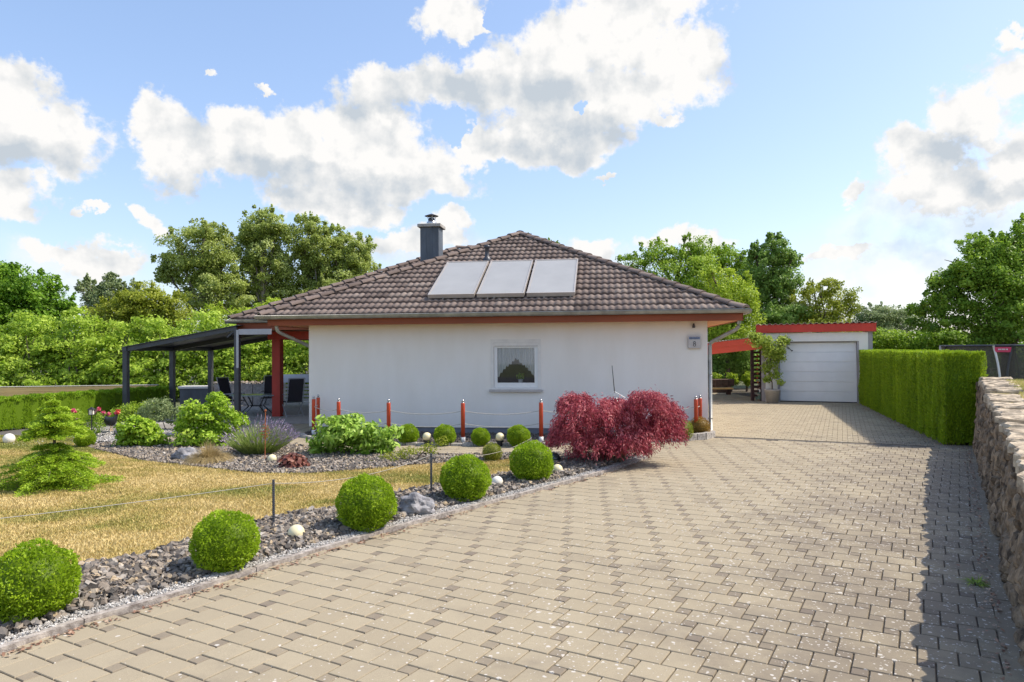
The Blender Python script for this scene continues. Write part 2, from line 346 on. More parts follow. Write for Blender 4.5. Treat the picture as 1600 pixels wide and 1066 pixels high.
# paver material: per paver tint + lichen spots + stains
def pavermat():
    m=tintmat('concrete_paver',[(.20,.165,.13),(.335,.283,.20),(.395,.338,.24)],.9,0,.30,7,.35,260,.2,pos=[0,.45,1])
    nt=m.node_tree; L=nt.links.new; b=nt.nodes['Principled BSDF']; src=b.inputs['Base Color'].links[0].from_socket
    tc=N(nt,'ShaderNodeTexCoord')
    # fine aggregate speckle
    sp=N(nt,'ShaderNodeTexNoise'); sp.inputs['Scale'].default_value=230; sp.inputs['Detail'].default_value=2; L(tc.outputs['Object'],sp.inputs[0])
    spr=N(nt,'ShaderNodeMapRange'); L(sp.outputs[0],spr.inputs[0]); spr.inputs[1].default_value=.3; spr.inputs[2].default_value=.7; spr.inputs[3].default_value=.82; spr.inputs[4].default_value=1.15
    mul=N(nt,'ShaderNodeMixRGB',blend_type='MULTIPLY'); mul.inputs[0].default_value=1; L(src,mul.inputs[1]); L(spr.outputs[0],mul.inputs[2])
    # broad soiling: darker towards the wall
    sx=N(nt,'ShaderNodeSeparateXYZ'); L(tc.outputs['Object'],sx.inputs[0])
    # distance from the retaining wall line, metres
    def MA(op,a,b2):
        n=N(nt,'ShaderNodeMath',operation=op)
        for i,v in enumerate((a,b2)):
            if isinstance(v,(int,float)): n.inputs[i].default_value=v
            else: L(v,n.inputs[i])
        return n.outputs[0]
    dist=MA('SUBTRACT',MA('ADD',MA('MULTIPLY',sx.outputs[1],.618),.445),sx.outputs[0])   # X offset left of the wall foot
    st=N(nt,'ShaderNodeTexNoise'); st.inputs['Scale'].default_value=.9; st.inputs['Detail'].default_value=8; st.inputs['Roughness'].default_value=.7; L(tc.outputs['Object'],st.inputs[0])
    near=N(nt,'ShaderNodeMapRange'); L(dist,near.inputs[0]); near.inputs[1].default_value=3.6; near.inputs[2].default_value=.4; near.inputs[3].default_value=.0; near.inputs[4].default_value=.55
    sa=MA('ADD',st.outputs[0],MA('MULTIPLY',near.outputs[0],.45))
    sr=N(nt,'ShaderNodeMapRange',interpolation_type='SMOOTHSTEP'); L(sa,sr.inputs[0]); sr.inputs[1].default_value=.50; sr.inputs[2].default_value=.80; sr.inputs[3].default_value=0; sr.inputs[4].default_value=.62
    soil=N(nt,'ShaderNodeMixRGB'); L(sr.outputs[0],soil.inputs[0]); L(mul.outputs[0],soil.inputs[1]); soil.inputs[2].default_value=(.15,.125,.105,1)
    # lichen
    col=soil.outputs[0]
    for scl,thr,dens in ((22,.26,.52),(11,.17,.55),(46,.30,.50)):
        wv=N(nt,'ShaderNodeTexNoise'); wv.inputs['Scale'].default_value=30; L(tc.outputs['Object'],wv.inputs[0])
        mix=N(nt,'ShaderNodeMixRGB',blend_type='ADD'); mix.inputs[0].default_value=.03; L(tc.outputs['Object'],mix.inputs[1]); L(wv.outputs['Color'],mix.inputs[2])
        vo=N(nt,'ShaderNodeTexVoronoi'); vo.inputs['Scale'].default_value=scl; vo.inputs['Randomness'].default_value=1; L(mix.outputs[0],vo.inputs['Vector'])
        sc_=N(nt,'ShaderNodeSeparateXYZ'); L(vo.outputs['Color'],sc_.inputs[0])
        dn=N(nt,'ShaderNodeMapRange'); L(dist,dn.inputs[0]); dn.inputs[1].default_value=5.5; dn.inputs[2].default_value=.2; dn.inputs[3].default_value=.02; dn.inputs[4].default_value=dens
        n5=N(nt,'ShaderNodeTexNoise'); n5.inputs['Scale'].default_value=1.7; n5.inputs['Detail'].default_value=4; L(tc.outputs['Object'],n5.inputs[0])
        dens2=MA('MULTIPLY',dn.outputs[0],MA('MULTIPLY',n5.outputs[0],1.7))
        on=MA('LESS_THAN',sc_.outputs[0],dens2)
        rr=MA('MULTIPLY',MA('ADD',MA('MULTIPLY',sc_.outputs[1],.8),.35),thr)
        ins=MA('LESS_THAN',vo.outputs['Distance'],rr)
        k=MA('MULTIPLY',MA('MULTIPLY',on,ins),.85)
        mm=N(nt,'ShaderNodeMixRGB'); L(k,mm.inputs[0]); L(col,mm.inputs[1]); mm.inputs[2].default_value=(.58,.55,.50,1); col=mm.outputs[0]
    L(col,b.inputs['Base Color']); return m
M['paver']=pavermat()
# ================================================================ SETTING
KERB=[(-5.3,1.2),(-3.25,4.51),(-3.01,5.0),(-2.54,5.64),(-2.22,6.16),(-1.83,6.75),(-1.35,7.42),(-.75,8.2),(.42,9.66),(1.59,11.15),(2.36,12.40)]
GRAVTOP=[(-6.6,2.5),(-4.65,5.0),(-4.05,5.75),(-3.83,6.21),(-3.41,6.52),(-3.18,7.05),(-2.73,7.95),(-2.13,8.4),(-1.52,9.3),(-.11,10.65),(.28,10.91),(.6,11.6)]
LBACK=[(.6,12.25),(-.45,12.06),(-1.58,11.64),(-2.43,11.19),(-3.14,10.87),(-3.95,10.96),(-5.39,11.73),(-6.43,12.31),(-8.02,13.7),(-9.0,15.2),(-10.2,15.9),(-11.6,16.2),(-13.0,16.0),(-16,15.6)]
LAWN=GRAVTOP+LBACK+[(-16,2.5)]
BEDBACK=[(2.36,12.40),(1.8,12.6),(.9,12.68),(0,12.75),(-1.2,12.75),(-2.3,12.95),(-3.3,13.5),(-4.4,14.2),(-5.6,14.8),(-7.3,15.05),(-8.3,14.75),(-8.6,14.3)]
BED1=KERB+[(1.8,12.6),(.9,12.68),(-.1,12.75),(-.45,12.06),(.3,12.2)]+GRAVTOP[::-1]
BED2=[(-.1,12.75)]+BEDBACK[3:]+LBACK[8::-1][:8]
FRONTPAVE=[(-5.2,1.4)]+KERB[1:]+BEDBACK[1:]+[(-9.4,15.0),(-9.6,16.0),(-8.0,16.9),(-7.0,18.6),(-4.2,18.6),(-4.4,16.5),(9.0,16.5),(9.0,13.6),(3.08,4.02),(1.7,1.7)]
JA=Vector((4.38,15.16)); JB=Vector((8.17,13.40)); JD=(JB-JA).normalized(); JN=Vector((-JD.y,JD.x))
if JN.y<0: JN=-JN
def sheet(name,poly,z,m,kind='structure',nsub=0):
    me=bpy.data.meshes.new(name); bm=bmesh.new(); vs=[bm.verts.new((x,y,z)) for x,y in poly]; f=bm.faces.new(vs)
    if f.normal.z<0: f.normal_flip()
    bmesh.ops.triangulate(bm,faces=[f]); bm.to_mesh(me); bm.free(); me.materials.append(m)
    o=link(name,me); o['kind']=kind; return o
sheet('ground',[(-900,-60),(900,-60),(900,1500),(-900,1500)],-.08,M['ground'])
sheet('added_road',[(-200,-16),(200,-16),(200,-6),(-200,-6)],-.03,mat('asphalt',(.055,.055,.06),.9,.2,8,.4,120))  # unseen asphalt behind the camera, added to darken the window pane's reflection
sheet('driveway_bed',[(-12,-6.2),(14,-6.2),(14,34),(-12,34)],-.014,M['joint'])
def pavers(name,poly,origin,ang,A,B,c,d,split,side,tops,zb=-.013):
    ca,sa=math.cos(ang),math.sin(ang); e1=np.array([ca,sa]); e2=np.array([-sa,ca])
    rects=[]
    for i in range(-70,70):
        for j in range(-90,90):
            ox=i*A+j*c; oy=i*d-j*B
            for k in range(split): rects.append((ox+k*A/split,oy,A/split,B,1))
            if d>0 and c>0: rects.append((ox,oy-d,c,d,0))
    R=np.array(rects); cxy=R[:,:2]+R[:,2:4]/2
    Wc=np.array(origin)+cxy[:,:1]*e1+cxy[:,1:]*e2
    keep=inpoly(Wc[:,0],Wc[:,1],poly)&(side*((Wc[:,0]-JA.x)*JN.x+(Wc[:,1]-JA.y)*JN.y)>.02)
    R=R[keep]; n=len(R); g=.0045; bv=.004
    z1=RNG.normal(0,.0008,n)
    V=[]
    for inset,z in ((g,None),(g+bv,1)):
        for sx_,sy_ in((0,0),(1,0),(1,1),(0,1)):
            x=R[:,0]+sx_*R[:,2]+(inset if sx_==0 else -inset); y=R[:,1]+sy_*R[:,3]+(inset if sy_==0 else -inset)
            P=np.array(origin)+x[:,None]*e1+y[:,None]*e2
            tl=RNG.normal(0,.0006,n) if z else 0
            V.append(np.column_stack([P,z1+tl if z else z1-.005]))
    for sx_,sy_ in((0,0),(1,0),(1,1),(0,1)):
        x=R[:,0]+sx_*R[:,2]+(g if sx_==0 else -g); y=R[:,1]+sy_*R[:,3]+(g if sy_==0 else -g)
        P=np.array(origin)+x[:,None]*e1+y[:,None]*e2; V.append(np.column_stack([P,np.full(n,zb)]))
    V=np.stack(V,1).reshape(-1,3); b=np.arange(n)*12
    F=[np.stack([b+4,b+5,b+6,b+7],1)]
    for k in range(4):
        k2=(k+1)%4; F.append(np.stack([b+k,b+k2,b+4+k2,b+4+k],1)); F.append(np.stack([b+8+k,b+8+k2,b+k2,b+k],1))
    tint=np.clip(RNG.normal(.66,.09,n),.1,1); tint[R[:,4]==0]=np.clip(RNG.normal(.24,.08,(R[:,4]==0).sum()),.0,1)
    dk=RNG.random(n)<.06; tint[dk]*=.7
    return tag(npmesh(name,V,np.concatenate(F),np.tile(tint,9),M['paver']),kind='structure')
pavers('driveway',FRONTPAVE,(4.38,15.16),math.atan2(JD.y,JD.x)-rad(5),.44,.22,.10,.10,2,-1,0)
BACKPAVE=[(4.1,15.6),(8.75,13.2),(9.0,13.6),(12.4,24.5),(9.2,25.6),(9.2,33),(3.5,33)]
pavers('rear_driveway',BACKPAVE,(4.38,15.16),math.atan2(JD.y,JD.x),.20,.20,.10,0,1,1,0)
# flush concrete strip between the two pavings
mb=MB(); Mj=Matrix.Translation((JA.x,JA.y,0))@Matrix.Rotation(math.atan2(JD.y,JD.x),4,'Z')
mb.box(-.1,4.35,-.045,.015,-.02,.004,Mj); tag(mb.build('driveway_channel',M['concdark']),kind='structure')
sheet('terrace_paving',[(-10.6,18.6),(-4.2,18.6),(-4.0,27),(-10.2,27)],.004,M['concrete'])
# garden beds, lawn
sheet('garden_path',[(-10.4,14.6),(-8.3,14.6),(-7.9,15.4),(-7.4,18.6),(-10.8,18.6)],.006,M['pea'])
sheet('gravel_bed',BED1,.012,M['gravbase']); sheet('shrub_bed',BED2,.010,M['gravbase'])
sheet('shrub_bed_soil',[(-12.6,16.2),(-10.2,15.9),(-8.6,16.2),(-8.2,18.2),(-8.2,19.8),(-10.9,24),(-13,24)],.0,M['gravbase'])
lawnm=tintmat('lawn_soil',[(.36,.29,.11),(.46,.37,.15)],1,0,1.2,1.5,.6,60)
sheet('lawn',LAWN,.02,lawnm)
# raised lawn right of the wall
def wallz(y): return 1.0+.04*max(0,min(7.5,y-4.0))
def wallx(y): return .445+.618*y       # foot line of the retaining wall
def raised():
    xs=np.linspace(0,40,81); ys=np.linspace(-2,60,125); V=[];
    for y in ys:
        for x in xs:
            X=wallx(min(y,13.6))+.12+x; z=wallz(y)-.03
            t=max(0,min(1,(y-12.2)/4.5)); t=t*t*(3-2*t); z=z*(1-t)+(-.35)*t
            z+=.02*mn.noise((X*.8,y*.8,0))
            V.append((X,y,z))
    n=len(xs); F=[(j*n+i,j*n+i+1,(j+1)*n+i+1,(j+1)*n+i) for j in range(len(ys)-1) for i in range(n-1)]
    m=MB(); m.add(V,F); return tag(m.build('raised_lawn',lawnm,smooth=True),kind='structure')
raised()
# grass
def grass(name,poly,nblade,mk,zf,hmin,hmax,bias=1.0):
    xs=[p[0] for p in poly]; ys=[p[1] for p in poly]; out=[]
    tot=0
    while tot<nblade:
        x=RNG.uniform(min(xs),max(xs),nblade); y=min(ys)+(max(ys)-min(ys))*RNG.random(nblade)**bias
        k=inpoly(x,y,poly)&(np.abs(x)<.80*y+2.0); out.append(np.column_stack([x[k],y[k]])); tot+=k.sum()
    P=np.concatenate(out)[:nblade]; n=len(P)
    z=np.array([zf(a,b) for a,b in P])
    nz=np.array([mn.fractal((a*.55,b*.9,1.0),1.0,2.0,4) for a,b in P]); nz2=np.array([mn.noise((a*3,b*3,4.0)) for a,b in P])
    h=RNG.uniform(hmin,hmax,n)*(1+.35*nz2); w=RNG.uniform(.0035,.007,n)*(1+P[:,1]/11)
    a=RNG.uniform(0,2*PI,n); lean=RNG.uniform(0,.9,n); la=RNG.uniform(0,2*PI,n)
    B=np.column_stack([P,z]); dx=np.column_stack([np.cos(a)*w,np.sin(a)*w,np.zeros(n)])
    T=B+np.column_stack([np.cos(la)*lean*h,np.sin(la)*lean*h,h])
    V=np.stack([B-dx,B+dx,T],1).reshape(-1,3); F=np.arange(3*n).reshape(n,3)
    g=np.array([max(0,(b-12.0)*.07)+max(0,(-a_-5)*.05) for a_,b in P])
    t=np.clip(.70-.85*nz-.25*nz2-g+RNG.normal(0,.15,n),0,1)
    return tag(npmesh(name,V,F,t,LEAF[mk]),'short dry yellowing lawn grass',None,None,'stuff')
grass('grass',LAWN,225000,'grassblade',lambda x,y:.02,.016,.034,1.25)
RL=[(3.0,3.6),(9.4,13.6),(14,13.6),(14,3.6)]
grass('raised_lawn_grass',[(wallx(3)+.5,3),(wallx(13)+.5,13),(14,13),(14,3)],26000,'grassblade2',lambda x,y:wallz(y)-.03-(0 if y<12.2 else ((y-12.2)/4.5)**2),.03,.07)
# stones
def stones(name,poly,n,smin,smax,m,z=.02,tlo=0,thi=1,flat=.6,label='',extra=None,stack=.0):
    V0=np.array([(a,b,c) for c in(-.8,.8) for a,b in((-.9,-.5),(0,-.95),(.9,-.5),(.8,.6),(-.1,.95),(-.85,.45))])
    F0=[(0,k+1,k) for k in range(1,5)]+[(6,6+k,7+k) for k in range(1,5)]
    for k in range(6): F0+=[(k,(k+1)%6,6+(k+1)%6),(k,6+(k+1)%6,6+k)]
    F0=np.array(F0)
    xs=[p[0] for p in poly]; ys=[p[1] for p in poly]; P=np.zeros((0,2))
    while len(P)<n:
        q=np.column_stack([RNG.uniform(min(xs),max(xs),n*3),RNG.uniform(min(ys),max(ys),n*3)]); k=inpoly(q[:,0],q[:,1],poly)&(np.abs(q[:,0])<.80*q[:,1]+1.8)
        if extra is not None: k&=extra(q)
        P=np.concatenate([P,q[k]])
    P=P[:n]; s=smin+(smax-smin)*RNG.random(n)**1.8
    V=V0[None]*RNG.uniform(.55,1.15,(n,12,3))
    V=V*np.stack([RNG.uniform(.8,1.5,n),RNG.uniform(.7,1.1,n),RNG.uniform(.22,.22+flat,n)],1)[:,None,:]
    # random rotation
    q=unit(RNG.normal(0,1,(n,4))*np.array([1,.35,.35,1])); w,x,y,zz=q.T
    Rm=np.stack([1-2*(y*y+zz*zz),2*(x*y-zz*w),2*(x*zz+y*w),2*(x*y+zz*w),1-2*(x*x+zz*zz),2*(y*zz-x*w),2*(x*zz-y*w),2*(y*zz+x*w),1-2*(x*x+y*y)],1).reshape(n,3,3)
    V=np.einsum('nij,nkj->nki',Rm,V)*s[:,None,None]*.5
    V+=np.column_stack([P,z+s*.18+RNG.random(n)*stack])[:,None,:]
    F=(F0[None]+(np.arange(n)*12)[:,None,None]).reshape(-1,3); nf=len(F0)
    t=tlo+(thi-tlo)*np.clip(RNG.beta(1.6,1.9,n),0,1)
    return tag(npmesh(name,V.reshape(-1,3),F,np.repeat(t,nf),m),label,None,None,'stuff')
def kdist(q):
    best=np.full(len(q),9.)
    for a,b in zip(KERB[:-1],KERB[1:]):
        a=np.array(a);b=np.array(b);d=b-a;t=np.clip(((q-a)@d)/(d@d),0,1); best=np.minimum(best,np.linalg.norm(q-(a+t[:,None]*d),axis=1))
    return best
stones('slate_gravel',BED1,26000,.020,.085,M['stone'],.015,stack=.04,label='loose grey and brown slate chips in the driveway border',extra=lambda q:kdist(q)>.16+.20*RNG.random(len(q))**2)
stones('pale_grit',BED1,16000,.010,.026,M['pea'],.022,label='narrow band of pale grit behind the kerb',extra=lambda q:(kdist(q)>.05)&(kdist(q)<.16+.24*RNG.random(len(q))**2),stack=.012)
stones('slate_mulch',BED2,22000,.02,.07,M['stone'],.012,tlo=.1,thi=1,stack=.03,label='grey slate chips around the flowering shrubs')
stones('path_grit',[(-10.4,14.4),(-8.3,14.4),(-7.9,15.4),(-7.6,17.6),(-10.8,17.6)],4000,.015,.05,M['pea'],.01,label='pale gravel path between the shrubs')
# kerb along the drive
def strip(line,w0,w1,z0,z1,m,name,seg=None,bump=.004):
    mb=MB(); P=[Vector(p) for p in line]; 
    for a,b in zip(P[:-1],P[1:]):
        pass
    # offset polyline
    def off(i,w):
        d1=(P[i]-P[i-1]).normalized() if i>0 else (P[1]-P[0]).normalized(); d2=(P[i+1]-P[i]).normalized() if i<len(P)-1 else d1
        d=(d1+d2).normalized(); nrm=Vector((-d.y,d.x)); return P[i]+nrm*w
    for i in range(len(P)-1):
        a0,a1,b0,b1=off(i,w0),off(i,w1),off(i+1,w0),off(i+1,w1)
        g=(b0-a0).normalized()*.004
        mb.prism([tuple(a0+g),tuple(b0-g),tuple(b1-g),tuple(a1+g)],z0,z1+random.uniform(-bump,bump))
    return tag(mb.build(name,m),kind='structure')
def dense(line,step):
    out=[]
    for a,b in zip(line[:-1],line[1:]):
        a=Vector(a);b=Vector(b);n=max(1,round((b-a).length/step))
        out+=[tuple(a+(b-a)*k/n) for k in range(n)]
    return out+[tuple(line[-1])]
kerbm=mat('weathered_kerb',(.20,.17,.15),.95,.3,18,.8,150,col2=(.50,.45,.40))
strip(dense(KERB,.9),0.0,.06,-.05,.035,kerbm,'kerb')
# wall side channel kerb
wk=[(wallx(y)-.16,y) for y in np.linspace(1.5,13.0,13)]
strip(wk,-.22,0.0,-.05,.014,M['paver'],'wall_kerb')
# ================================================================ RETAINING WALL
wallm=mat('rubble_face',(.05,.034,.022),.95,.2,8,1.0,45,col2=(.35,.25,.16),stretch=(1,1,.6),lo=.36,hi=.66)
capm=mat('capstone',(.17,.13,.09),.9,.2,9,1.0,40,col2=(.56,.46,.33),lo=.34,hi=.62)
def retaining_wall():
    t=thing('retaining_wall',(wallx(2),2,0),'rough natural stone retaining wall with pale capstones along the right of the driveway','wall')
    ys=np.arange(1.5,14.6,.028); rows=34; V=[];T=[]
    nx,ny=(-.8507,.5257)  # outward normal of the face, toward the drive
    for i,y in enumerate(ys):
        H=wallz(y)-.07
        for k in range(rows+1):
            z=H*k/rows; s=y*1.176
            dv=mn.voronoi((s*2.7+.25*mn.noise((s*3,z*3,1)),z*5.2,0.0))[0]; r=min(1,(dv[1]-dv[0])*6)**.6
            o=.09*(r-.6)+.03*mn.noise((s*7,z*4,3))+.035*mn.noise((s*20,z*7,5))+.015*mn.noise((s*45,z*20,5))+.06*mn.noise((s*1.1,z*.8,9))-.10*z/H
            V.append((wallx(y)+nx*o-wallx(2),y+ny*o-2,z))
    n=rows+1; F=[(i*n+k,(i+1)*n+k,(i+1)*n+k+1,i*n+k+1) for i in range(len(ys)-1) for k in range(rows)]
    mb=MB(); mb.add(V,F); mb.build('stone_face',wallm,t)
    y=1.6; rg=random.Random(3)
    while y<13.4:
        l=rg.uniform(.34,.72); y1=y+l*.85; mb=MB(); w=rg.uniform(.40,.52)
        poly=[]
        du=Vector((.5257,.8507)); dn=Vector((.8507,-.5257)); L=l*.985
        base=Vector((wallx(y)-wallx(2),y-2))+dn*(.055+rg.uniform(-.03,.03))
        m=14
        pts=[]
        for a in np.linspace(0,1,6): pts.append((a*L,rg.uniform(-.045,.04)+(.05*abs(a-.5))))
        for a in np.linspace(.25,.8,3): pts.append((L-rg.uniform(0,.02),a*w))
        for a in np.linspace(1,0,5): pts.append((a*L,w+rg.uniform(-.05,.06)))
        for a in np.linspace(.8,.25,3): pts.append((rg.uniform(0,.02),a*w))
        zt=wallz(y)+rg.uniform(-.02,.02); th=rg.uniform(.07,.11)
        tilt=rg.uniform(-.03,.03)
        c2=[base+du*a+dn*b for a,b in pts]; n=len(c2); cen=sum(c2,Vector((0,0)))/n
        vs=[(p.x,p.y,zt-th) for p in c2]+[(p.x,p.y,zt-.018+tilt*(q[1]-.2)+rg.uniform(-.006,.006)) for p,q in zip(c2,pts)]
        inner=[cen+(p-cen)*.93 for p in c2]; vs+=[(p.x,p.y,zt+tilt*(q[1]-.2)+rg.uniform(-.012,.012)) for p,q in zip(inner,pts)]
        inner2=[cen+(p-cen)*.45 for p in c2]; vs+=[(p.x,p.y,zt+rg.uniform(-.014,.012)) for p in inner2]
        vs.append((cen.x,cen.y,zt+rg.uniform(-.01,.01)))
        fs=[(i,(i+1)%n,n+(i+1)%n,n+i) for i in range(n)]+[(n+i,n+(i+1)%n,2*n+(i+1)%n,2*n+i) for i in range(n)]+[(2*n+i,2*n+(i+1)%n,3*n+(i+1)%n,3*n+i) for i in range(n)]+[(3*n+i,3*n+(i+1)%n,4*n) for i in range(n)]
        mb.add(vs,fs); mb.build('capstone',capm,t)
        y=y1
    # return at the far end
    for k in range(5):
        mb=MB(); x0=wallx(12.1)+.5+k*.62-wallx(2)
        mb.box(x0,x0+.58,9.9,10.25,1.12,1.285+rg.uniform(-.01,.015),bev=.02); mb.build('capstone',capm,t)
retaining_wall()
# ================================================================ HOUSE
RP=G(1107,680.6)
house=thing('bungalow',(RP.x,RP.y,0),'white rendered bungalow with brown tiled hip roof and red timber eaves','house',rz=-rad(7.5))
HM=Matrix.Translation(RP)@Matrix.Rotation(-rad(7.5),4,'Z')
WINX=(-4.80,-3.655); WINZ=(1.0,2.135)
mb=MB()   # main walls, front wall with a real opening
x0,x1=-9.13,0; T=.30; ZP=.13; ZT=2.6
mb.box(x0,WINX[0],0,T,ZP,ZT); mb.box(WINX[1],x1,0,T,ZP,ZT); mb.box(WINX[0],WINX[1],0,T,ZP,WINZ[0]); mb.box(WINX[0],WINX[1],0,T,WINZ[1],ZT)
mb.box(x0,x0+T,T,11.5,ZP,ZT); mb.box(x1-T,x1,T,11.5,ZP,ZT); mb.box(x0+T,x1-T,11.2,11.5,ZP,ZT)
wallo=mb.build('wall',M['wall'],house)
mb=MB(); mb.box(x0+.02,x1-.02,.02,11.4,-.05,ZP-.002); mb.build('plinth',M['plinth'],house)
# recessed dark band: visible plinth height of the photo follows the ground
mb=MB(); mb.box(-10.72,x0-.002,4.05,4.35,ZP,2.62); mb.box(-10.72,-10.42,4.352,10,ZP,2.62); mb.build('terrace_wall',M['wall'],house)
mb=MB(); mb.box(-10.80,-10.722,4.0,4.5,.0,2.5); mb.box(-10.70,x0,4.03,4.048,.0,.13); mb.build('door_frame',M['anth'],house)
# interior darkness box + curtain
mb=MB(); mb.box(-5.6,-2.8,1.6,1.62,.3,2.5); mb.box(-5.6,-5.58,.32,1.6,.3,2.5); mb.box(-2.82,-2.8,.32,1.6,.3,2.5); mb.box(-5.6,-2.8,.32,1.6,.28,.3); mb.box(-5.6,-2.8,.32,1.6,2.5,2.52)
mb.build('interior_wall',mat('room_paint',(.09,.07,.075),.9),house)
def window():
    a,b=WINX; c,d=WINZ
    w=MB(); f=.07     # outer frame, slightly proud of the wall
    w.box(a,a+f,-.012,.10,c,d); w.box(b-f,b,-.012,.10,c,d); w.box(a+f,b-f,-.012,.10,d-f,d); w.box(a+f,b-f,-.008,.10,c,c+.038)
    fr=w.build('window',M['offwhite'],house)
    s=MB(); s.box(a+f,b-f,-.005,.10,d-.15,d-f-.002); s.box(a+f,b-f,-.010,.0,d-.165,d-.155); s.build('shutter_box',M['offwhite'],fr)
    s=MB(); i=a+f+.003; j=b-f-.003
    s.box(i,i+.075,.02,.09,c+.04,d-.165); s.box(j-.075,j,.02,.09,c+.04,d-.165); s.box(i+.075,j-.075,.02,.09,c+.04,c+.15); s.box(i+.075,j-.075,.02,.09,d-.20,d-.165)
    s.build('sash',M['white'],fr)
    s=MB(); s.box(a-.03,b+.03,-.07,.10,c-.035,c+.0); s.box(a-.03,b+.03,-.072,-.062,c-.055,c-.034); s.build('sill',mat('stone_sill',(.45,.42,.40),.6,.1,8),fr)
    gm=bpy.data.materials.new('window_glass'); gm.use_nodes=True; nt=gm.node_tree
    fz=N(nt,'ShaderNodeFresnel'); fz.inputs[0].default_value=1.5; gl=N(nt,'ShaderNodeBsdfGlossy'); gl.inputs['Roughness'].default_value=.02
    tp=N(nt,'ShaderNodeBsdfTransparent'); tp.inputs[0].default_value=(.97,.98,.98,1); mx=N(nt,'ShaderNodeMixShader'); ad=N(nt,'ShaderNodeMath',operation='MULTIPLY_ADD'); ad.inputs[1].default_value=1.0; ad.inputs[2].default_value=.04
    nt.links.new(fz.outputs[0],ad.inputs[0]); nt.links.new(ad.outputs[0],mx.inputs[0]); nt.links.new(tp.outputs[0],mx.inputs[1]); nt.links.new(gl.outputs[0],mx.inputs[2]); nt.links.new(mx.outputs[0],nt.nodes['Material Output'].inputs[0])
    s=MB(); s.box(i+.076,j-.076,.055,.061,c+.151,d-.201); s.build('pane',gm,fr)
    # net curtain cut in an arch, pleated
    n=150; V=[];F=[]; X0,X1=i+.02,j-.02
    for k in range(n+1):
        u=k/n; x=X0+(X1-X0)*u; y=.085+.010*math.sin(u*88)+.006*math.sin(u*37+1)
        r=abs(u-.5)*2; zb=c+.16+max(0,.44*(1-r**2.0)+.09*math.exp(-(r*6)**2))-.02*math.sin(u*88)
        for q in range(9): V.append((x,y,zb+(d-.17-zb)*q/8))
    F=[(k*9+q,(k+1)*9+q,(k+1)*9+q+1,k*9+q+1) for k in range(n) for q in range(8)]
    cm=bpy.data.materials.new('net_curtain'); cm.use_nodes=True; nt=cm.node_tree; bs=nt.nodes['Principled BSDF']
    tw=N(nt,'ShaderNodeTexNoise'); tw.inputs['Scale'].default_value=40
    bs.inputs['Base Color'].default_value=(.93,.94,.96,1); bs.inputs['Roughness'].default_value=.9
    tr=N(nt,'ShaderNodeBsdfTransparent'); tl=N(nt,'ShaderNodeBsdfTranslucent'); tl.inputs[0].default_value=(.8,.84,.88,1)
    m1=N(nt,'ShaderNodeMixShader'); m1.inputs[0].default_value=.12; nt.links.new(bs.outputs[0],m1.inputs[1]); nt.links.new(tl.outputs[0],m1.inputs[2])
    m2=N(nt,'ShaderNodeMixShader'); m2.inputs[0].default_value=.02; nt.links.new(m1.outputs[0],m2.inputs[1]); nt.links.new(tr.outputs[0],m2.inputs[2]); nt.links.new(m2.outputs[0],nt.nodes['Material Output'].inputs[0])
    s=MB(); s.add(V,F); s.build('curtain',cm,fr)
    return fr
window()
# potted plant on the inside sill
pp=HM@Vector((-4.15,.24,1.13))
pt=thing('houseplant',pp,'green pot plant on the sill behind the window pane','plant')
MB().lathe([(.045,0),(.06,.09),(.055,.09),(.04,.02)],14).build('pot',M['white'],pt,True)
n=260; d=sph(n); P=d*np.array([.11,.07,.10])*RNG.uniform(.4,1,(n,1))+np.array([0,0,.15]); V,F=leafgeo(P,d,.05,.02); npmesh('foliage',V,F,RNG.random(n),LEAF['peony'],pt)
# ---- roof
EZ=2.70; SL=.483
def tile_face(p0,es,up_h,ls,lt_plan,clips,name,parent,seed):
    """p0 eave corner, es unit along the eave, up_h horizontal unit up-slope, plan length; builds wavy overlapping tiles"""
    es=Vector(es);uh=Vector(up_h); et=Vector((uh.x,uh.y,SL)).normalized(); nr=es.cross(et); 
    if nr.z<0: nr=-nr
    lt=lt_plan*math.sqrt(1+SL*SL); rows=int(lt/.335)+1; st=.15/6; ns=int(ls/st)+1
    rg=np.random.default_rng(seed); bm=bmesh.new(); tl=bm.faces.layers.float.new('tint')
    ntile=int(ls/.30)+2; tint=rg.normal(.5,.17,(rows,ntile)); lift=rg.normal(0,.0025,(rows,ntile))
    def prof(s):
        u=(s/.15)%1.0; return .026*(math.cos(2*PI*(u-.5))*.5+.5)**.8
    for r in range(rows):
        ta=r*.335; tb=min(lt,(r+1)*.335+.02); off=.0
        vs=[[],[],[]]
        for i in range(ns+1):
            s=i*st; h=prof(s+off); ti=min(ntile-1,int(s/.30)); l=lift[r,ti]
            for k,(t,hh) in enumerate(((ta,-.006),(ta,.046+l),(tb,.004+l))):
                vs[k].append(bm.verts.new(Vector(p0)+es*s+et*t+nr*(h+hh)))
        for i in range(ns):
            tv=float(np.clip(tint[r,min(ntile-1,int((i+.5)*st/.30))],0,1))
            for k in range(2):
                f=bm.faces.new((vs[k][i],vs[k][i+1],vs[k+1][i+1],vs[k+1][i])); f[tl]=tv; f.smooth=(k==1)
    for co,no in clips:
        bmesh.ops.bisect_plane(bm,geom=bm.verts[:]+bm.edges[:]+bm.faces[:],plane_co=co,plane_no=no,clear_outer=True,clear_inner=False)
    me=bpy.data.meshes.new(name); bm.to_mesh(me); bm.free(); me.materials.append(M['tile']); return link(name,me,parent)
roof=MB()   # sarking body under the tiles
XL,XR,YF,YB=-10.1,.7,-.45,12.2; HH=(XR-XL)/2
AY0=YF+HH; AY1=YB-HH; AZ=EZ+SL*HH
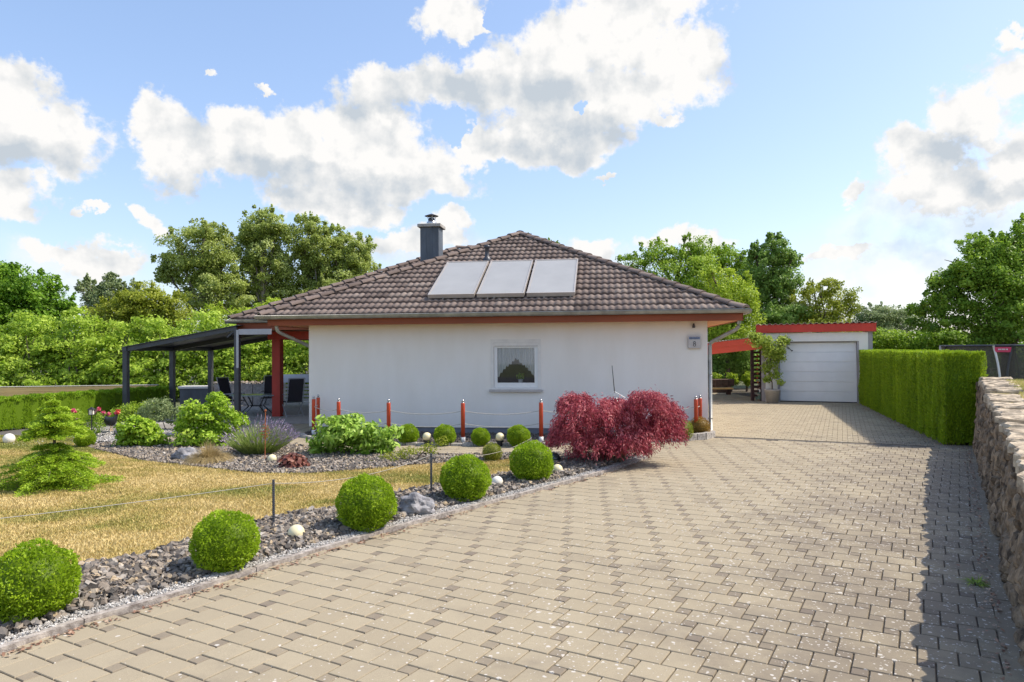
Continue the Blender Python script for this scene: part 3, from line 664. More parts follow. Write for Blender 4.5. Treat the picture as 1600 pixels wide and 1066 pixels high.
roof.add([(XL,YF,EZ-.06),(XR,YF,EZ-.06),(XR,YB,EZ-.06),(XL,YB,EZ-.06),((XL+XR)/2,AY0,AZ-.06),((XL+XR)/2,AY1,AZ-.06)],[(0,1,4),(1,2,5,4),(2,3,5),(3,0,4,5),(0,3,2,1)])
WXL,WYF,WYB=-12.53,2.59,13.2; WH=(WYB-WYF)/2; WZ=EZ+SL*WH
roof.add([(WXL,WYF,EZ+.03),(-5.5,WYF,EZ+.03),(-5.5,WYB,EZ+.03),(WXL,WYB,EZ+.03),(WXL+WH,(WYF+WYB)/2,WZ+.03),(-5.5,(WYF+WYB)/2,WZ+.03)],[(0,1,5,4),(2,3,4,5),(3,0,4),(0,3,2,1)])
ro=roof.build('roof',M['fascia'],house)
q=math.sqrt(.5)
tile_face((XL,YF,EZ),(1,0,0),(0,1),XR-XL,HH,[((XL,YF,0),(-q,q,0)),((XR,YF,0),(q,q,0))],'tiled_slope',ro,1)
tile_face((XL,YB,EZ),(0,-1,0),(1,0),YB-YF,HH,[((XL,YF,0),(q,-q,0)),((XL,YB,0),(q,q,0))],'tiled_slope',ro,2)
tile_face((XR,YF,EZ),(0,1,0),(-1,0),YB-YF,HH,[((XR,YF,0),(-q,-q,0)),((XR,YB,0),(-q,q,0))],'tiled_slope',ro,3)
tile_face((WXL,WYF,EZ+.09),(1,0,0),(0,1),-5.5-WXL,WH,[((WXL,WYF,0),(-q,q,0))],'tiled_slope',ro,4)
tile_face((WXL,WYB,EZ+.09),(0,-1,0),(1,0),WYB-WYF,WH,[((WXL,WYF,0),(q,-q,0)),((WXL,WYB,0),(q,q,0))],'tiled_slope',ro,5)
def ridge(a,b,name='ridge_tiles',rr=.105,seed=1):
    a=Vector(a);b=Vector(b);L=(b-a).length;n=max(1,int(L/.38)); d=(b-a)/n; dn=d.normalized(); side=dn.cross(Vector((0,0,1))).normalized(); up=side.cross(dn)
    rg=random.Random(seed); mb=MB()
    for k in range(n):
        p=a+d*k-dn*.03; qn=p+d+dn*.05; seg=9; vs=[]
        j=rg.uniform(-.006,.006)
        for (c,r_,h) in ((p,rr*1.12,.022),(qn,rr*.92,.0)):
            for i in range(seg+1):
                t=PI*i/seg; vs.append(c+side*math.cos(t)*r_*1.15+up*(math.sin(t)*r_*.75+h+j))
        for i in range(seg+1):
            t=PI*i/seg; vs.append(p+side*math.cos(t)*rr*1.0+up*(math.sin(t)*rr*.55))
        m=seg+1
        fs=[(i,i+1,m+i+1,m+i) for i in range(seg)]+[(2*m+i,2*m+i+1,i+1,i) for i in range(seg)]
        mb.add(vs,fs,rg.uniform(.15,.6))
    return mb.build(name,M['tile'],ro,False)
AX=(XL+XR)/2; u=.02
ridge((XL,YF,EZ+u),(AX,AY0,AZ+u),seed=1); ridge((XR,YF,EZ+u),(AX,AY0,AZ+u),seed=2); ridge((AX,AY0,AZ+u),(AX,AY1,AZ+u),seed=3)
ridge((WXL,WYF,EZ+.11),(WXL+WH,WYF+WH,WZ+.11),seed=4); ridge((WXL+WH,WYF+WH,WZ+.11),(-5.6,WYF+WH,WZ+.11),seed=5)
# fascia, soffit, gutters
mb=MB()
mb.box(XL+.18,XR-.05,YF+.0,YF+.03,2.485,EZ-.065); mb.box(XR-.05,XR-.02,YF+.03,YB,2.485,EZ-.065); mb.box(XL+.15,XL+.18,YF+.03,WYF,2.485,EZ-.065)
mb.box(WXL+.18,XL+.15,WYF+.0,WYF+.03,2.485,EZ+.025); mb.box(WXL+.15,WXL+.18,WYF+.03,WYB,2.485,EZ+.025)
mb.build('fascia',M['fascia'],house)
mb=MB(); mb.box(XL+.18,XR-.05,YF+.03,-.002,2.50,2.52); mb.box(.002,XR-.05,.0,YB-.3,2.50,2.52); mb.box(XL+.18,x0-.002,.0,WYF,2.50,2.52); mb.box(WXL+.18,x0-.002,WYF+.03,WYB-.3,2.508,2.528)
mb.build('soffit',M['soffit'],house)
def gutter(a,b,out):
    a=Vector(a);b=Vector(b);o=Vector(out);r=.065; mb=MB(); vs=[];seg=8
    for p in(a,b):
        for i in range(seg+1):
            t=PI*i/seg; vs.append(p+o*(r-r*math.cos(t)+.0)+Vector((0,0,-r*1.25*math.sin(t))))
        # rim bead
    m=seg+1; fs=[(i,i+1,m+i+1,m+i) for i in range(seg)]; mb.add(vs,fs)
    mb.add([vs[i] for i in range(m)],[tuple(range(m))]); mb.add([vs[m+i] for i in range(m)],[tuple(range(m))])
    mb.tube([a+o*(2*r),b+o*(2*r)],.011,6)
    n=int((b-a).length/.9)
    for k in range(n+1):
        p=a+(b-a)*(k/n); d=(b-a).normalized()*.014
        vv=[]
        for s_ in(-1,1):
            for i in range(seg+1):
                t=PI*i/seg; vv.append(p+d*s_+o*(r-(r+.004)*math.cos(t))+Vector((0,0,-(r+.004)*1.25*math.sin(t))))
        mb.add(vv,fs)
    return mb.build('gutter',M['zinc'],house,True)
gutter((XL-.06,YF-.03,EZ+.005),(XR+.10,YF-.03,EZ+.02),(0,-1,0))
gutter((XR+.03,YF+.02,EZ+.005),(XR+.03,YB,EZ+.005),(1,0,0))
gutter((WXL-.08,WYF-.03,EZ+.06),(XL-.1,WYF-.03,EZ+.06),(0,-1,0))
gutter((WXL-.03,WYF+.02,EZ+.06),(WXL-.03,WYB,EZ+.06),(-1,0,0)); gutter((XL-.03,YF+.02,EZ),(XL-.03,WYF-.2,EZ),(-1,0,0))
def pipe(pts,r=.042):
    # rounded polyline
    P=[Vector(p) for p in pts]; out=[P[0]]
    for i in range(1,len(P)-1):
        a=P[i]+(P[i-1]-P[i]).normalized()*.09; b=P[i]+(P[i+1]-P[i]).normalized()*.09
        for t in(0,.25,.5,.75,1): out.append(a*(1-t)**2+P[i]*2*t*(1-t)+b*t*t)
    out.append(P[-1]); mb=MB(); mb.tube(out,r,12)
    for z in(.35,1.3,2.0): mb.tube([(P[-1].x,P[-1].y,z),(P[-1].x,P[-1].y,z+.03)],r+.006,12)
    return mb.build('downpipe',M['zinc'],house,True)
pipe([(.62,-.36,2.6),(.60,-.34,2.33),(.055,.05,2.02),(.055,.05,-.0)])
pipe([(-9.75,-.38,2.6),(-9.75,-.36,2.36),(x0-.06,.35,1.98),(x0-.06,.38,0)])
# chimney
mb=MB(); cxx,cyy=-7.2,4.2
mb.box(cxx-.27,cxx+.27,cyy-.27,cyy+.27,3.6,5.44); 
for k in(-.09,.09): mb.box(cxx+k-.004,cxx+k+.004,cyy-.276,cyy-.27,3.6,5.44)
ch=mb.build('chimney',M['slate'],ro)
mb=MB(); mb.box(cxx-.34,cxx+.34,cyy-.34,cyy+.34,5.44,5.53,bev=.01); mb.build('chimney_cap',M['concrete'],ch)
mb=MB(); mb.lathe([(.16,5.53),(.14,5.62),(.09,5.66),(.085,5.74)],16,(cxx,cyy,0)); 
for k in range(4):
    t=k*PI/2+.4; mb.tube([(cxx+.09*math.cos(t),cyy+.09*math.sin(t),5.66),(cxx+.12*math.cos(t),cyy+.12*math.sin(t),5.80)],.01,5)
mb.build('flue',M['steel'],ch,True)
mb=MB(); mb.lathe([(.02,5.84),(.20,5.795),(.205,5.80),(.02,5.87)],20,(cxx,cyy,0)); mb.build('cowl',M['black'],ch)
def roofz(y): return EZ+SL*(y-YF)
mb=MB(); vx,vy=-5.33,2.75; mb.lathe([(.13,-.1),(.10,.06),(.055,.10),(.055,.33),(.08,.34),(.08,.40),(.02,.42)],14,(vx,vy,roofz(vy)+.04)); mb.build('vent_pipe',M['anth'],ro,True)
# snow / cable bracket right of collectors
# solar collectors
sa=math.atan(SL)
glz=mat('collector_glass',(.33,.335,.335),.5,.05,1.5,.05,300,spec=.4)
for k,xa in enumerate((-6.33,-5.17,-4.01)):
    Ms=Matrix.Translation((xa+.02,.22,roofz(.22)+.085))@Matrix.Rotation(sa,4,'X')
    mb=MB(); Wd,Ln,Th=1.10,2.36,.095; fw=.035
    mb.box(0,Wd,0,fw,0,Th,Ms); mb.box(0,Wd,Ln-fw,Ln,0,Th,Ms); mb.box(0,fw,fw,Ln-fw,0,Th,Ms); mb.box(Wd-fw,Wd,fw,Ln-fw,0,Th,Ms)
    c=mb.build('solar_panel',mat('collector_frame',(.52,.47,.42),.4,.08,4,metal=.4),ro)
    MB().box(fw,Wd-fw,fw,Ln-fw,.02,Th-.012,Ms).build('pane',glz,c)
mb=MB(); Ms=Matrix.Translation((-6.31,.22,roofz(.22)+.02))@Matrix.Rotation(sa,4,'X')
for xk in(.35,1.4,1.55,2.7,3.3): mb.box(xk,xk+.03,-.04,2.3,0,.063,Ms)
mb.box(0,3.42,.3,.34,-.0,.06,Ms); mb.box(0,3.42,1.9,1.94,-.0,.06,Ms); mb.build('mounting_rail',M['steel'],ro)
# red corner post and beams of the covered terrace
mb=MB(); mb.box(-11.82,-11.58,3.6,3.84,.0,2.24); mb.build('post',M['redwood'],house)
mb=MB(); mb.box(-11.95,x0-.01,3.60,3.84,2.242,2.47); mb.box(-11.82,-11.58,3.842,10.5,2.242,2.47); mb.build('beam',M['redwood'],house)
# wall lamp and letter box
mb=MB(); mb.lathe([(.025,-.05),(.035,-.04),(.03,.0),(.02,.03),(.012,.05)],10,(-.30,-.06,2.40)); mb.box(-.31,-.29,-.06,0,2.42,2.44); mb.build('wall_lamp',M['anth'],house)
lb=MB().box(-.42,-.155,-.07,-.004,1.90,2.17,bev=.008).build('letter_box',mat('brushed_steel',(.50,.46,.44),.4,.1,20,metal=.5),house)
MB().box(-.405,-.17,-.078,-.071,2.10,2.15).build('flap',mat('blue_grey_flap',(.18,.22,.33),.4,.1,20,metal=.2),lb)
mb=MB(); rg=random.Random(5)
for k in range(10):
    mb.box(-.39+k*.0205,-.39+k*.0205+rg.uniform(.008,.014),-.0805,-.0785,2.118,2.118+rg.uniform(.010,.018))
mb.build('name_lettering',M['black'],lb)
# digit 8
def ring8(cx_,cz,rx,rz,y):
    return [(cx_+rx*math.cos(t),y,cz+rz*math.sin(t)) for t in np.linspace(0,2*PI,17)]
mb=MB(); mb.tube(ring8(-.287,1.975,.026,.028,-.074),.0065,6); mb.tube(ring8(-.287,2.029,.022,.025,-.074),.0065,6); mb.build('house_number',M['black'],lb)
# eave cable bracket
# ================================================================ GARAGE
GP=G(1220,628); GANG=-rad(22.9)
gar=thing('garage',(GP.x,GP.y,0),'flat roofed white garage with wide white door and red metal roof edge','garage',rz=GANG)
mb=MB(); mb.box(-.50,-.10,0,.25,0,2.42); mb.box(2.50,2.78,0,.25,0,2.42); mb.box(-.10,2.50,0,.25,2.12,2.42)
mb.box(-.50,-.30,.25,6,0,2.42); mb.box(-.30,2.5,5.8,6,0,2.42); mb.build('wall',M['wall'],gar)
mb=MB(); mb.box(-.64,-.502,.02,.3,0,2.44); mb.box(2.782,2.92,.02,6,0,2.44); mb.box(-.10,-.03,.02,.30,0,2.12); mb.box(-.03,2.43,.08,.30,2.085,2.118); mb.box(2.44,2.498,.02,.30,0,2.12); mb.build('reveal',M['greywall'],gar)
gd=MB().box(-.025,2.435,.20,.24,.015,2.08).build('garage_door',M['door'],gar)
mb=MB()
for k in range(5):
    z=.36+k*.345; mb.box(-.02,2.43,.180,.1995,z+.010,z+.335,bev=.008)
mb.box(-.02,2.43,.180,.1995,.03,.355,bev=.008); mb.build('door_panels',M['door'],gd)
MB().box(-.02,2.43,.19,.2,.0,.028).build('bottom_seal',M['black'],gd)
mb=MB(); n=90
mb.box(-.759,2.989,-.09,-.06,2.44,2.715)
for k in range(24):
    xx=-.74+k*.157; mb.box(xx,xx+.02,-.096,-.0905,2.442,2.713)
mb.box(2.99,3.03,-.10,6.1,2.44,2.74); mb.box(-.80,-.76,-.06,6.1,2.44,2.74); mb.build('roof_edge',M['redmetal'],gar)
mb=MB(); n=150; V=[]
for k in range(n+1):
    xx=-.82+3.87*k/n; zz=2.735+.024*math.sin(xx*2*PI/.19)+.02*k/n
    V+=[(xx,-.16,zz),(xx,6.15,zz),(xx,-.16,zz-.012),(xx,6.15,zz-.012)]
F=[]
for k in range(n):
    a=k*4;b=a+4; F+=[(a,b,b+1,a+1),(a+2,a+3,b+3,b+2),(a,a+2,b+2,b)]
mb.add(V,F); mb.build('roof',mat('corrugated_red_sheet',(.60,.40,.34),.6,.2,4),gar)
# carport between house and garage
P1=D(1100,537,26.0); P2=D(1192,526.5,25.1); dv=(P2-P1); 
cpo=thing('carport',(P1.x,P1.y,0),'small lean-to carport with bright red front board between house and garage','carport')
ang=math.atan2(dv.y,dv.x); Lc=math.hypot(dv.x,dv.y); tl=math.atan2(dv.z,Lc)
Mc=Matrix.Translation((0,0,P1.z))@Matrix.Rotation(ang,4,'Z')@Matrix.Rotation(-tl,4,'Y')
MB().box(0,Lc,-.02,.02,-.20,0,Mc).box(0,Lc,.0,.04,-.42,-.202,Mc).build('front_board',M['redlight'],cpo)
mb=MB(); n=60; V=[]
for k in range(n+1):
    xx=-.05+(Lc+.1)*k/n; zz=.03+.012*math.sin(xx*60); V+=[(xx,-.08,zz),(xx,4.6,zz-.05)]
mb.add(V,[(2*k,2*k+2,2*k+3,2*k+1) for k in range(n)],M=Mc); mb.build('roof_sheet',M['offwhite'],cpo)
Mi=Matrix.Translation((-P1.x,-P1.y,0))
pc=G(1183,626.5)
mb=MB()
for dx in(-.2,.13): mb.box(pc.x+dx,pc.x+dx+.10,pc.y,pc.y+.1,0,2.0,Mi)
mb.build('post',M['brownwood'],cpo)
mb=MB()
for k in range(12): mb.box(pc.x-.1,pc.x+.13,pc.y+.05,pc.y+.08,.15+k*.155,.23+k*.155,Mi)
mb.build('trellis',M['brownwood'],cpo)
# hanging leaf ornament strip between the posts
for k in range(7): MB().lathe([(.005,0),(.035,.03),(.04,.07),(.01,.10)],8,(pc.x+.02+.01*(-1)**k,pc.y-.01,.62+k*.16),M=Mi).build('hanging_bell',M['rust'],cpo)
mb=MB()
for xx in(.3,): mb.box(P1.x+xx,P1.x+xx+.1,P1.y+4.2,P1.y+4.3,0,2.0,Mi)
mb.build('rear_post',M['brownwood'],cpo)
# low block wall and timber bench beyond
bw=thing('block_wall',(8.0,30.4,0),'low brown block wall behind the carport','wall')
rg=random.Random(8)
for r in range(2):
    mb=MB()
    for k in range(14):
        xx=-2.4+k*.27+(.13 if r else 0); mb.box(xx,xx+.262,rg.uniform(-.02,.02),.35,r*.29,r*.29+.285,bev=.02)
    mb.build('block_course',mat('brown_block',(.13,.085,.065),.95,.3,5,.6,40),bw)
bn=thing('bench',(7.9,29.2,0),'low timber plank bench in front of the brown block wall','bench')
MB().box(-1.6,1.15,-.13,.13,.22,.28,bev=.006).build('seat',M['timber'],bn)
for xx in(-1.3,.9): MB().box(xx,xx+.14,-.11,.11,0,.218).build('leg',M['brownwood'],bn)
# ================================================================ foliage machinery
def crown_geo(lobes,nleaf,ln,wd,sub=9,subr=.38,jit=.7,droop=0,fill=.32,seed=0,top=.15,up=.75):
    """lobes: (x,y,z,rx,ry,rz). leaves sit on many small clumps spread over each lobe's surface and inside it"""
    rg=np.random.default_rng(seed); lob=np.array(lobes,float); vol=(lob[:,3]*lob[:,4]*lob[:,5])**(2/3); w=vol/vol.sum()
    Ps=[];Ns=[];Ts=[]
    for l,wi in zip(lob,w):
        c=l[:3];r=l[3:]; n=int(nleaf*wi); ns=max(3,int(sub*(.8+7*wi)))
        cd=unit(rg.normal(0,1,(ns,3))); rad_=rg.uniform(.55,1.0,(ns,1)); cc=cd*rad_
        cs=rg.uniform(.6,1.25,ns)*subr; ct=rg.normal(0,.16,ns)
        k=rg.integers(0,ns,n); d=unit(rg.normal(0,1,(n,3))); rr=rg.random((n,1))**.45
        p=cc[k]+d*rr*cs[k][:,None]*np.array([1,1,.75])
        fi=rg.random(n)<fill; p[fi]=unit(rg.normal(0,1,(fi.sum(),3)))*(rg.random((fi.sum(),1))**.4)*.85
        m=np.linalg.norm(p,axis=1)>1.35; p[m]*=.8
        N_=unit(d*.6+unit(p)*.8+np.array([0,0,up])); 
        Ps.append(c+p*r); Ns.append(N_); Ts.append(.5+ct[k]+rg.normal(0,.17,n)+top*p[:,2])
    P=np.concatenate(Ps);Nn=np.concatenate(Ns);T=np.clip(np.concatenate(Ts),0,1)
    return P,Nn,T
def limbs(mb,base,h0,lobes,r0,seed=0,n=None):
    rg=random.Random(seed); lob=sorted(lobes,key=lambda l:-l[3]*l[5])[:n or 10]
    top=max(l[2] for l in lobes); topl=max(lobes,key=lambda l:l[2])
    tr=[(0,0,-.1),(rg.uniform(-.1,.1)*r0*5,rg.uniform(-.1,.1)*r0*5,h0)]
    end=Vector((topl[0]*.7,topl[1]*.7,top)); a=Vector(tr[-1])
    pts=[Vector(tr[0]),a]+[a.lerp(end,t)+Vector((rg.uniform(-1,1),rg.uniform(-1,1),0))*r0*.8 for t in(.3,.6,1)]
    mb.tube(pts,[r0*1.25,r0*.9,r0*.7,r0*.45,r0*.15],9)
    for l in lob:
        c=Vector(l[:3]); t=min(.9,max(0,(c.z*.55-h0)/(max(.1,top-h0)))); s=a.lerp(end,t)
        mid=s.lerp(c,.5)+Vector((rg.uniform(-1,1),rg.uniform(-1,1),rg.uniform(-.2,.6)))*.12*(c-s).length
        mb.tube([s,mid,c],[r0*.42,r0*.28,r0*.1],6)
        for _ in range(4):
            e=c+Vector((rg.uniform(-1,1)*l[3],rg.uniform(-1,1)*l[4],rg.uniform(-.3,.9)*l[5]))*.8
            mb.tube([mid.lerp(c,rg.random()),c.lerp(e,.5),e],[r0*.16,r0*.1,r0*.04],5)
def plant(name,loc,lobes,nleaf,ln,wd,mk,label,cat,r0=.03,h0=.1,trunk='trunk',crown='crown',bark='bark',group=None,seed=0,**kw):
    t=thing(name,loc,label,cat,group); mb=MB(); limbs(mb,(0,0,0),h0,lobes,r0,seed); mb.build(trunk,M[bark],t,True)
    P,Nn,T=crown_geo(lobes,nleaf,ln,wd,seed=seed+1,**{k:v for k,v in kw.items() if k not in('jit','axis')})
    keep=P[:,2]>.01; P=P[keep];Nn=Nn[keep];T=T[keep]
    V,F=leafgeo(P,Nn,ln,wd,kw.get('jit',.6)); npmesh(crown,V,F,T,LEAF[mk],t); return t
def px_lobes(Y,items,base,depth=1.0):
    """lobes from silhouette ellipses seen at distance Y, relative to base"""
    out=[]
    for i,(x,y,rx,ry) in enumerate(items):
        p=D(x,y,Y); k=Y/FPX; dy=((i*37)%7-3)/3*rx*k*.35*depth
        out.append((p.x-base[0],dy,p.z,rx*k,rx*k*depth,ry*k))
    return out
def spikes(lob,seed):
    rg=random.Random(seed*7+1); out=list(lob)
    for l in lob:
        if l[5]<.3: continue
        for _ in range(7):
            a=rg.uniform(0,2*PI); e=rg.uniform(.1,1.35); k=rg.uniform(.10,.20)*l[5]
            out.append((l[0]+math.cos(a)*math.cos(e)*l[3]*1.05,l[1]+math.sin(a)*math.cos(e)*l[4]*1.05,l[2]+math.sin(e)*l[5]*1.08,k*rg.uniform(.6,1.1),k,k*rg.uniform(1,1.9)))
    return out
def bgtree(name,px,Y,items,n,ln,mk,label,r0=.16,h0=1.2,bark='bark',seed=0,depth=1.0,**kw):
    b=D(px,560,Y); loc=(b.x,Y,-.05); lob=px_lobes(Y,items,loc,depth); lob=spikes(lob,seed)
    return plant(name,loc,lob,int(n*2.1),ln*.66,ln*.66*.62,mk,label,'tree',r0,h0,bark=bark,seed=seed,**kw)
# --- left background
bgtree('beech_tree',10,38,[(-10,475,75,60),(40,455,50,38),(70,470,38,30),(-60,460,60,60),(20,515,85,55),(85,505,30,40),(100,478,18,14),(-5,430,40,22)],26000,.24,'beech','broad dark green beech tree at the far left edge beyond the laurel',.22,seed=11,sub=14,subr=.34)
bgtree('alder_tree',170,56,[(150,475,22,38),(175,455,22,26),(140,458,12,22),(195,470,22,28),(172,440,10,10),(165,510,38,30)],11000,.26,'silver','small grey-green tree left of the olive coloured one, against the sky',.14,seed=12,bark='barklt',sub=12,subr=.33)
bgtree('hornbeam_tree',235,35,[(190,495,42,30),(235,475,48,30),(270,490,36,30),(215,510,70,38),(215,465,30,18)],15000,.17,'olive','olive yellow bushy tree between the dark beech and the tall poplars',.13,seed=13,sub=14)
bgtree('poplar_tree',318,50,[(318,390,52,42),(290,420,45,40),(345,415,42,45),(320,455,62,38),(325,365,32,20),(262,425,20,14),(248,432,10,9),(350,460,50,35)],24000,.24,'poplar','rounded grey-green poplar, leftmost of the tall poplars behind the pergola',.26,seed=14,bark='barklt',sub=15,subr=.30,fill=.2)
bgtree('poplar_tree',412,52,[(410,355,38,28),(405,395,36,42),(425,430,40,40),(400,460,42,38),(432,375,22,26),(382,378,14,20)],20000,.24,'poplar','tallest grey-green poplar with its crown top highest over the pergola',.26,seed=15,bark='barklt',sub=15,subr=.30,fill=.2)
bgtree('poplar_tree',480,53,[(475,375,36,35),(500,395,34,38),(465,430,40,42),(505,440,42,38),(488,355,24,16),(480,470,50,30)],20000,.24,'poplar','grey-green poplar, third from the left, behind the roof hip',.26,seed=16,bark='barklt',sub=15,subr=.30,fill=.2)
bgtree('poplar_tree',555,54,[(550,395,34,32),(565,420,30,32),(535,425,38,38),(572,385,16,16),(545,450,50,30),(525,375,22,22)],17000,.24,'poplar','grey-green poplar nearest the chimney, rightmost of the tall row',.24,seed=17,bark='barklt',sub=14,subr=.30,fill=.2)
bgtree('maple_tree',425,36,[(425,490,38,24),(395,500,30,22),(460,500,30,20),(420,525,60,28),(348,500,34,26)],13000,.15,'yellowgreen','fresh yellow-green treetop just above the pergola and roof corner',.10,seed=18)
# laurel mass
def laurel():
    t=thing('laurel_hedge',(-16,29,0),'tall loose light green laurel hedge behind the pergola and low hedge','hedge')
    rg=random.Random(4); lob=[]
    xs=np.linspace(-26,-8.6,26)
    for i,x in enumerate(xs):
        Y=28+ (x+26)*.04; k=Y/FPX
        px=800+(x)/Y*FPX
        top=3.35+.35*math.sin(i*1.7)+rg.uniform(-.25,.25)-(0.25 if px<90 else 0)
        for z,dy in((.45,-.5),(1.15,-.25),(2.0,.2),(top-.75,.8)):
            lob.append((x+16+rg.uniform(-.3,.3),rg.uniform(-.3,.3)+dy,z,rg.uniform(.8,1.15),rg.uniform(.8,1.1),rg.uniform(.62,.9)))
    mb=MB()
    for l in lob[::6]:
        for _ in range(2):
            a=Vector((l[0]+rg.uniform(-.3,.3),l[1],0)); mb.tube([a,a+Vector((rg.uniform(-.3,.3),0,1.2)),a+Vector((rg.uniform(-.6,.6),.3,2.6))],[.05,.035,.015],5)
    mb.build('trunk',M['bark'],t,True)
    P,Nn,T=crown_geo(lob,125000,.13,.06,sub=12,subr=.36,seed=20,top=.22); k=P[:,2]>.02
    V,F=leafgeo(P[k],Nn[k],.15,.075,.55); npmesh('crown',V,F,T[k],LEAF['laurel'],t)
laurel()
# --- right background
bgtree('maple_tree',1050,40,[(985,420,32,22),(1030,400,38,24),(1090,395,44,26),(1140,405,38,26),(1060,440,75,42),(1120,450,60,45),(1000,445,40,30),(1010,470,60,30),(1170,420,26,26),(1070,480,90,30)],32000,.19,'fresh','broad light green tree rising behind the right roof slope',.24,seed=21,sub=14,subr=.33)
bgtree('hazel_tree',1135,33,[(1130,455,42,34),(1155,490,35,32),(1115,485,35,30),(1165,455,18,22),(1150,525,45,25),(1118,520,38,30),(1112,500,28,26)],18000,.15,'yellowgreen','yellow-green bushy tree in front of the broad one, above the carport',.12,seed=22,sub=13)
bgtree('norway_maple_tree',1208,37,[(1205,395,26,26),(1190,430,34,36),(1228,430,32,36),(1205,470,46,38),(1215,500,50,28),(1207,375,12,12),(1240,405,14,12),(1178,395,12,14)],17000,.20,'dark','dark green upright tree behind the garage left end',.18,seed=23,sub=13,subr=.35)
bgtree('locust_tree',1290,36,[(1275,455,28,20),(1310,462,28,20),(1290,485,45,24),(1255,480,26,30),(1330,482,20,14),(1300,440,16,8),(1285,510,60,22)],11000,.14,'olive','airy yellow-olive tree directly behind the garage roof',.12,seed=24,sub=13,fill=.1)
bgtree('willow_tree',1385,58,[(1360,495,28,20),(1390,490,26,18),(1415,500,24,22),(1380,515,48,22),(1345,505,20,18)],10000,.22,'silver','distant grey-green tree right of the garage roof',.14,seed=25,bark='barklt',sub=12)
bgtree('sycamore_tree',1570,29,[(1520,420,45,40),(1570,400,55,38),(1620,385,50,50),(1490,450,38,36),(1550,450,70,50),(1610,450,70,60),(1475,490,42,35),(1530,500,60,40),(1600,505,70,40),(1462,440,12,12),(1530,380,30,18),(1605,360,30,22),(1455,470,16,14)],40000,.17,'maplegreen','large dense green sycamore filling the right edge above the trampoline',.28,seed=26,sub=15,subr=.30)
bgtree('birch_tree',845,46,[(845,385,26,12),(870,388,12,9),(822,372,12,8),(850,410,40,20)],3500,.20,'fresh','treetop just showing behind the house roof peak',.12,seed=27,fill=.1)
def bgshrub(name,px,Y,items,n,ln,mk,label,seed,cat='shrub',**kw):
    b=D(px,560,Y); loc=(b.x,Y,-.05); lob=px_lobes(Y,items,loc,.8)
    return plant(name,loc,lob,n,ln,ln*.6,mk,label,cat,.05,.2,trunk='stem',crown='foliage',seed=seed,**kw)
bgshrub('viburnum_shrub',1385,34,[(1365,528,40,20),(1410,535,40,18),(1340,540,30,18)],8000,.12,'fresh','light green shrub showing over the clipped hedge beside the garage',31)
bgshrub('elder_shrub',1470,33,[(1460,530,40,22),(1500,535,40,20),(1440,545,25,15)],8000,.13,'maplegreen','green shrub between the clipped hedge and the trampoline',32)
bgshrub('yew_shrub',1140,33.5,[(1120,560,32,26),(1150,565,32,26),(1172,575,25,25),(1105,580,25,25)],9000,.12,'dark','dark shrub seen through the carport above the block wall',33)
for k,(x,w) in enumerate(((1117,9),(1142,10),(1166,9))):
    bgshrub('spirea_shrub',x,31.3,[(x,588,w,9),(x+3,595,w,7)],1400,.07,'yellowgreen',['small yellow-green shrub on the block wall at the house side','middle small yellow-green shrub on the block wall','small yellow-green shrub on the block wall beside the carport posts'][k],40+k)
# far woods, one mass
def farwoods():
    rg=np.random.default_rng(9); lob=[]
    for x in np.linspace(-90,90,70): lob.append((x,rg.uniform(-4,4)+88,1.2,3.2,3,rg.uniform(2.2,3.6)))
    for x in np.linspace(8,40,16): lob.append((x,44+rg.uniform(-2,2),1.0,1.7,1.5,rg.uniform(1.2,1.9)))
    P,Nn,T=crown_geo(lob,45000,.4,.3,seed=77,sub=10); V,F=leafgeo(P,Nn,.5,.34,.6)
    tag(npmesh('far_woods',V,F,T,LEAF['beech']),'continuous belt of far green woodland beyond the gardens',None,None,'stuff')
farwoods()
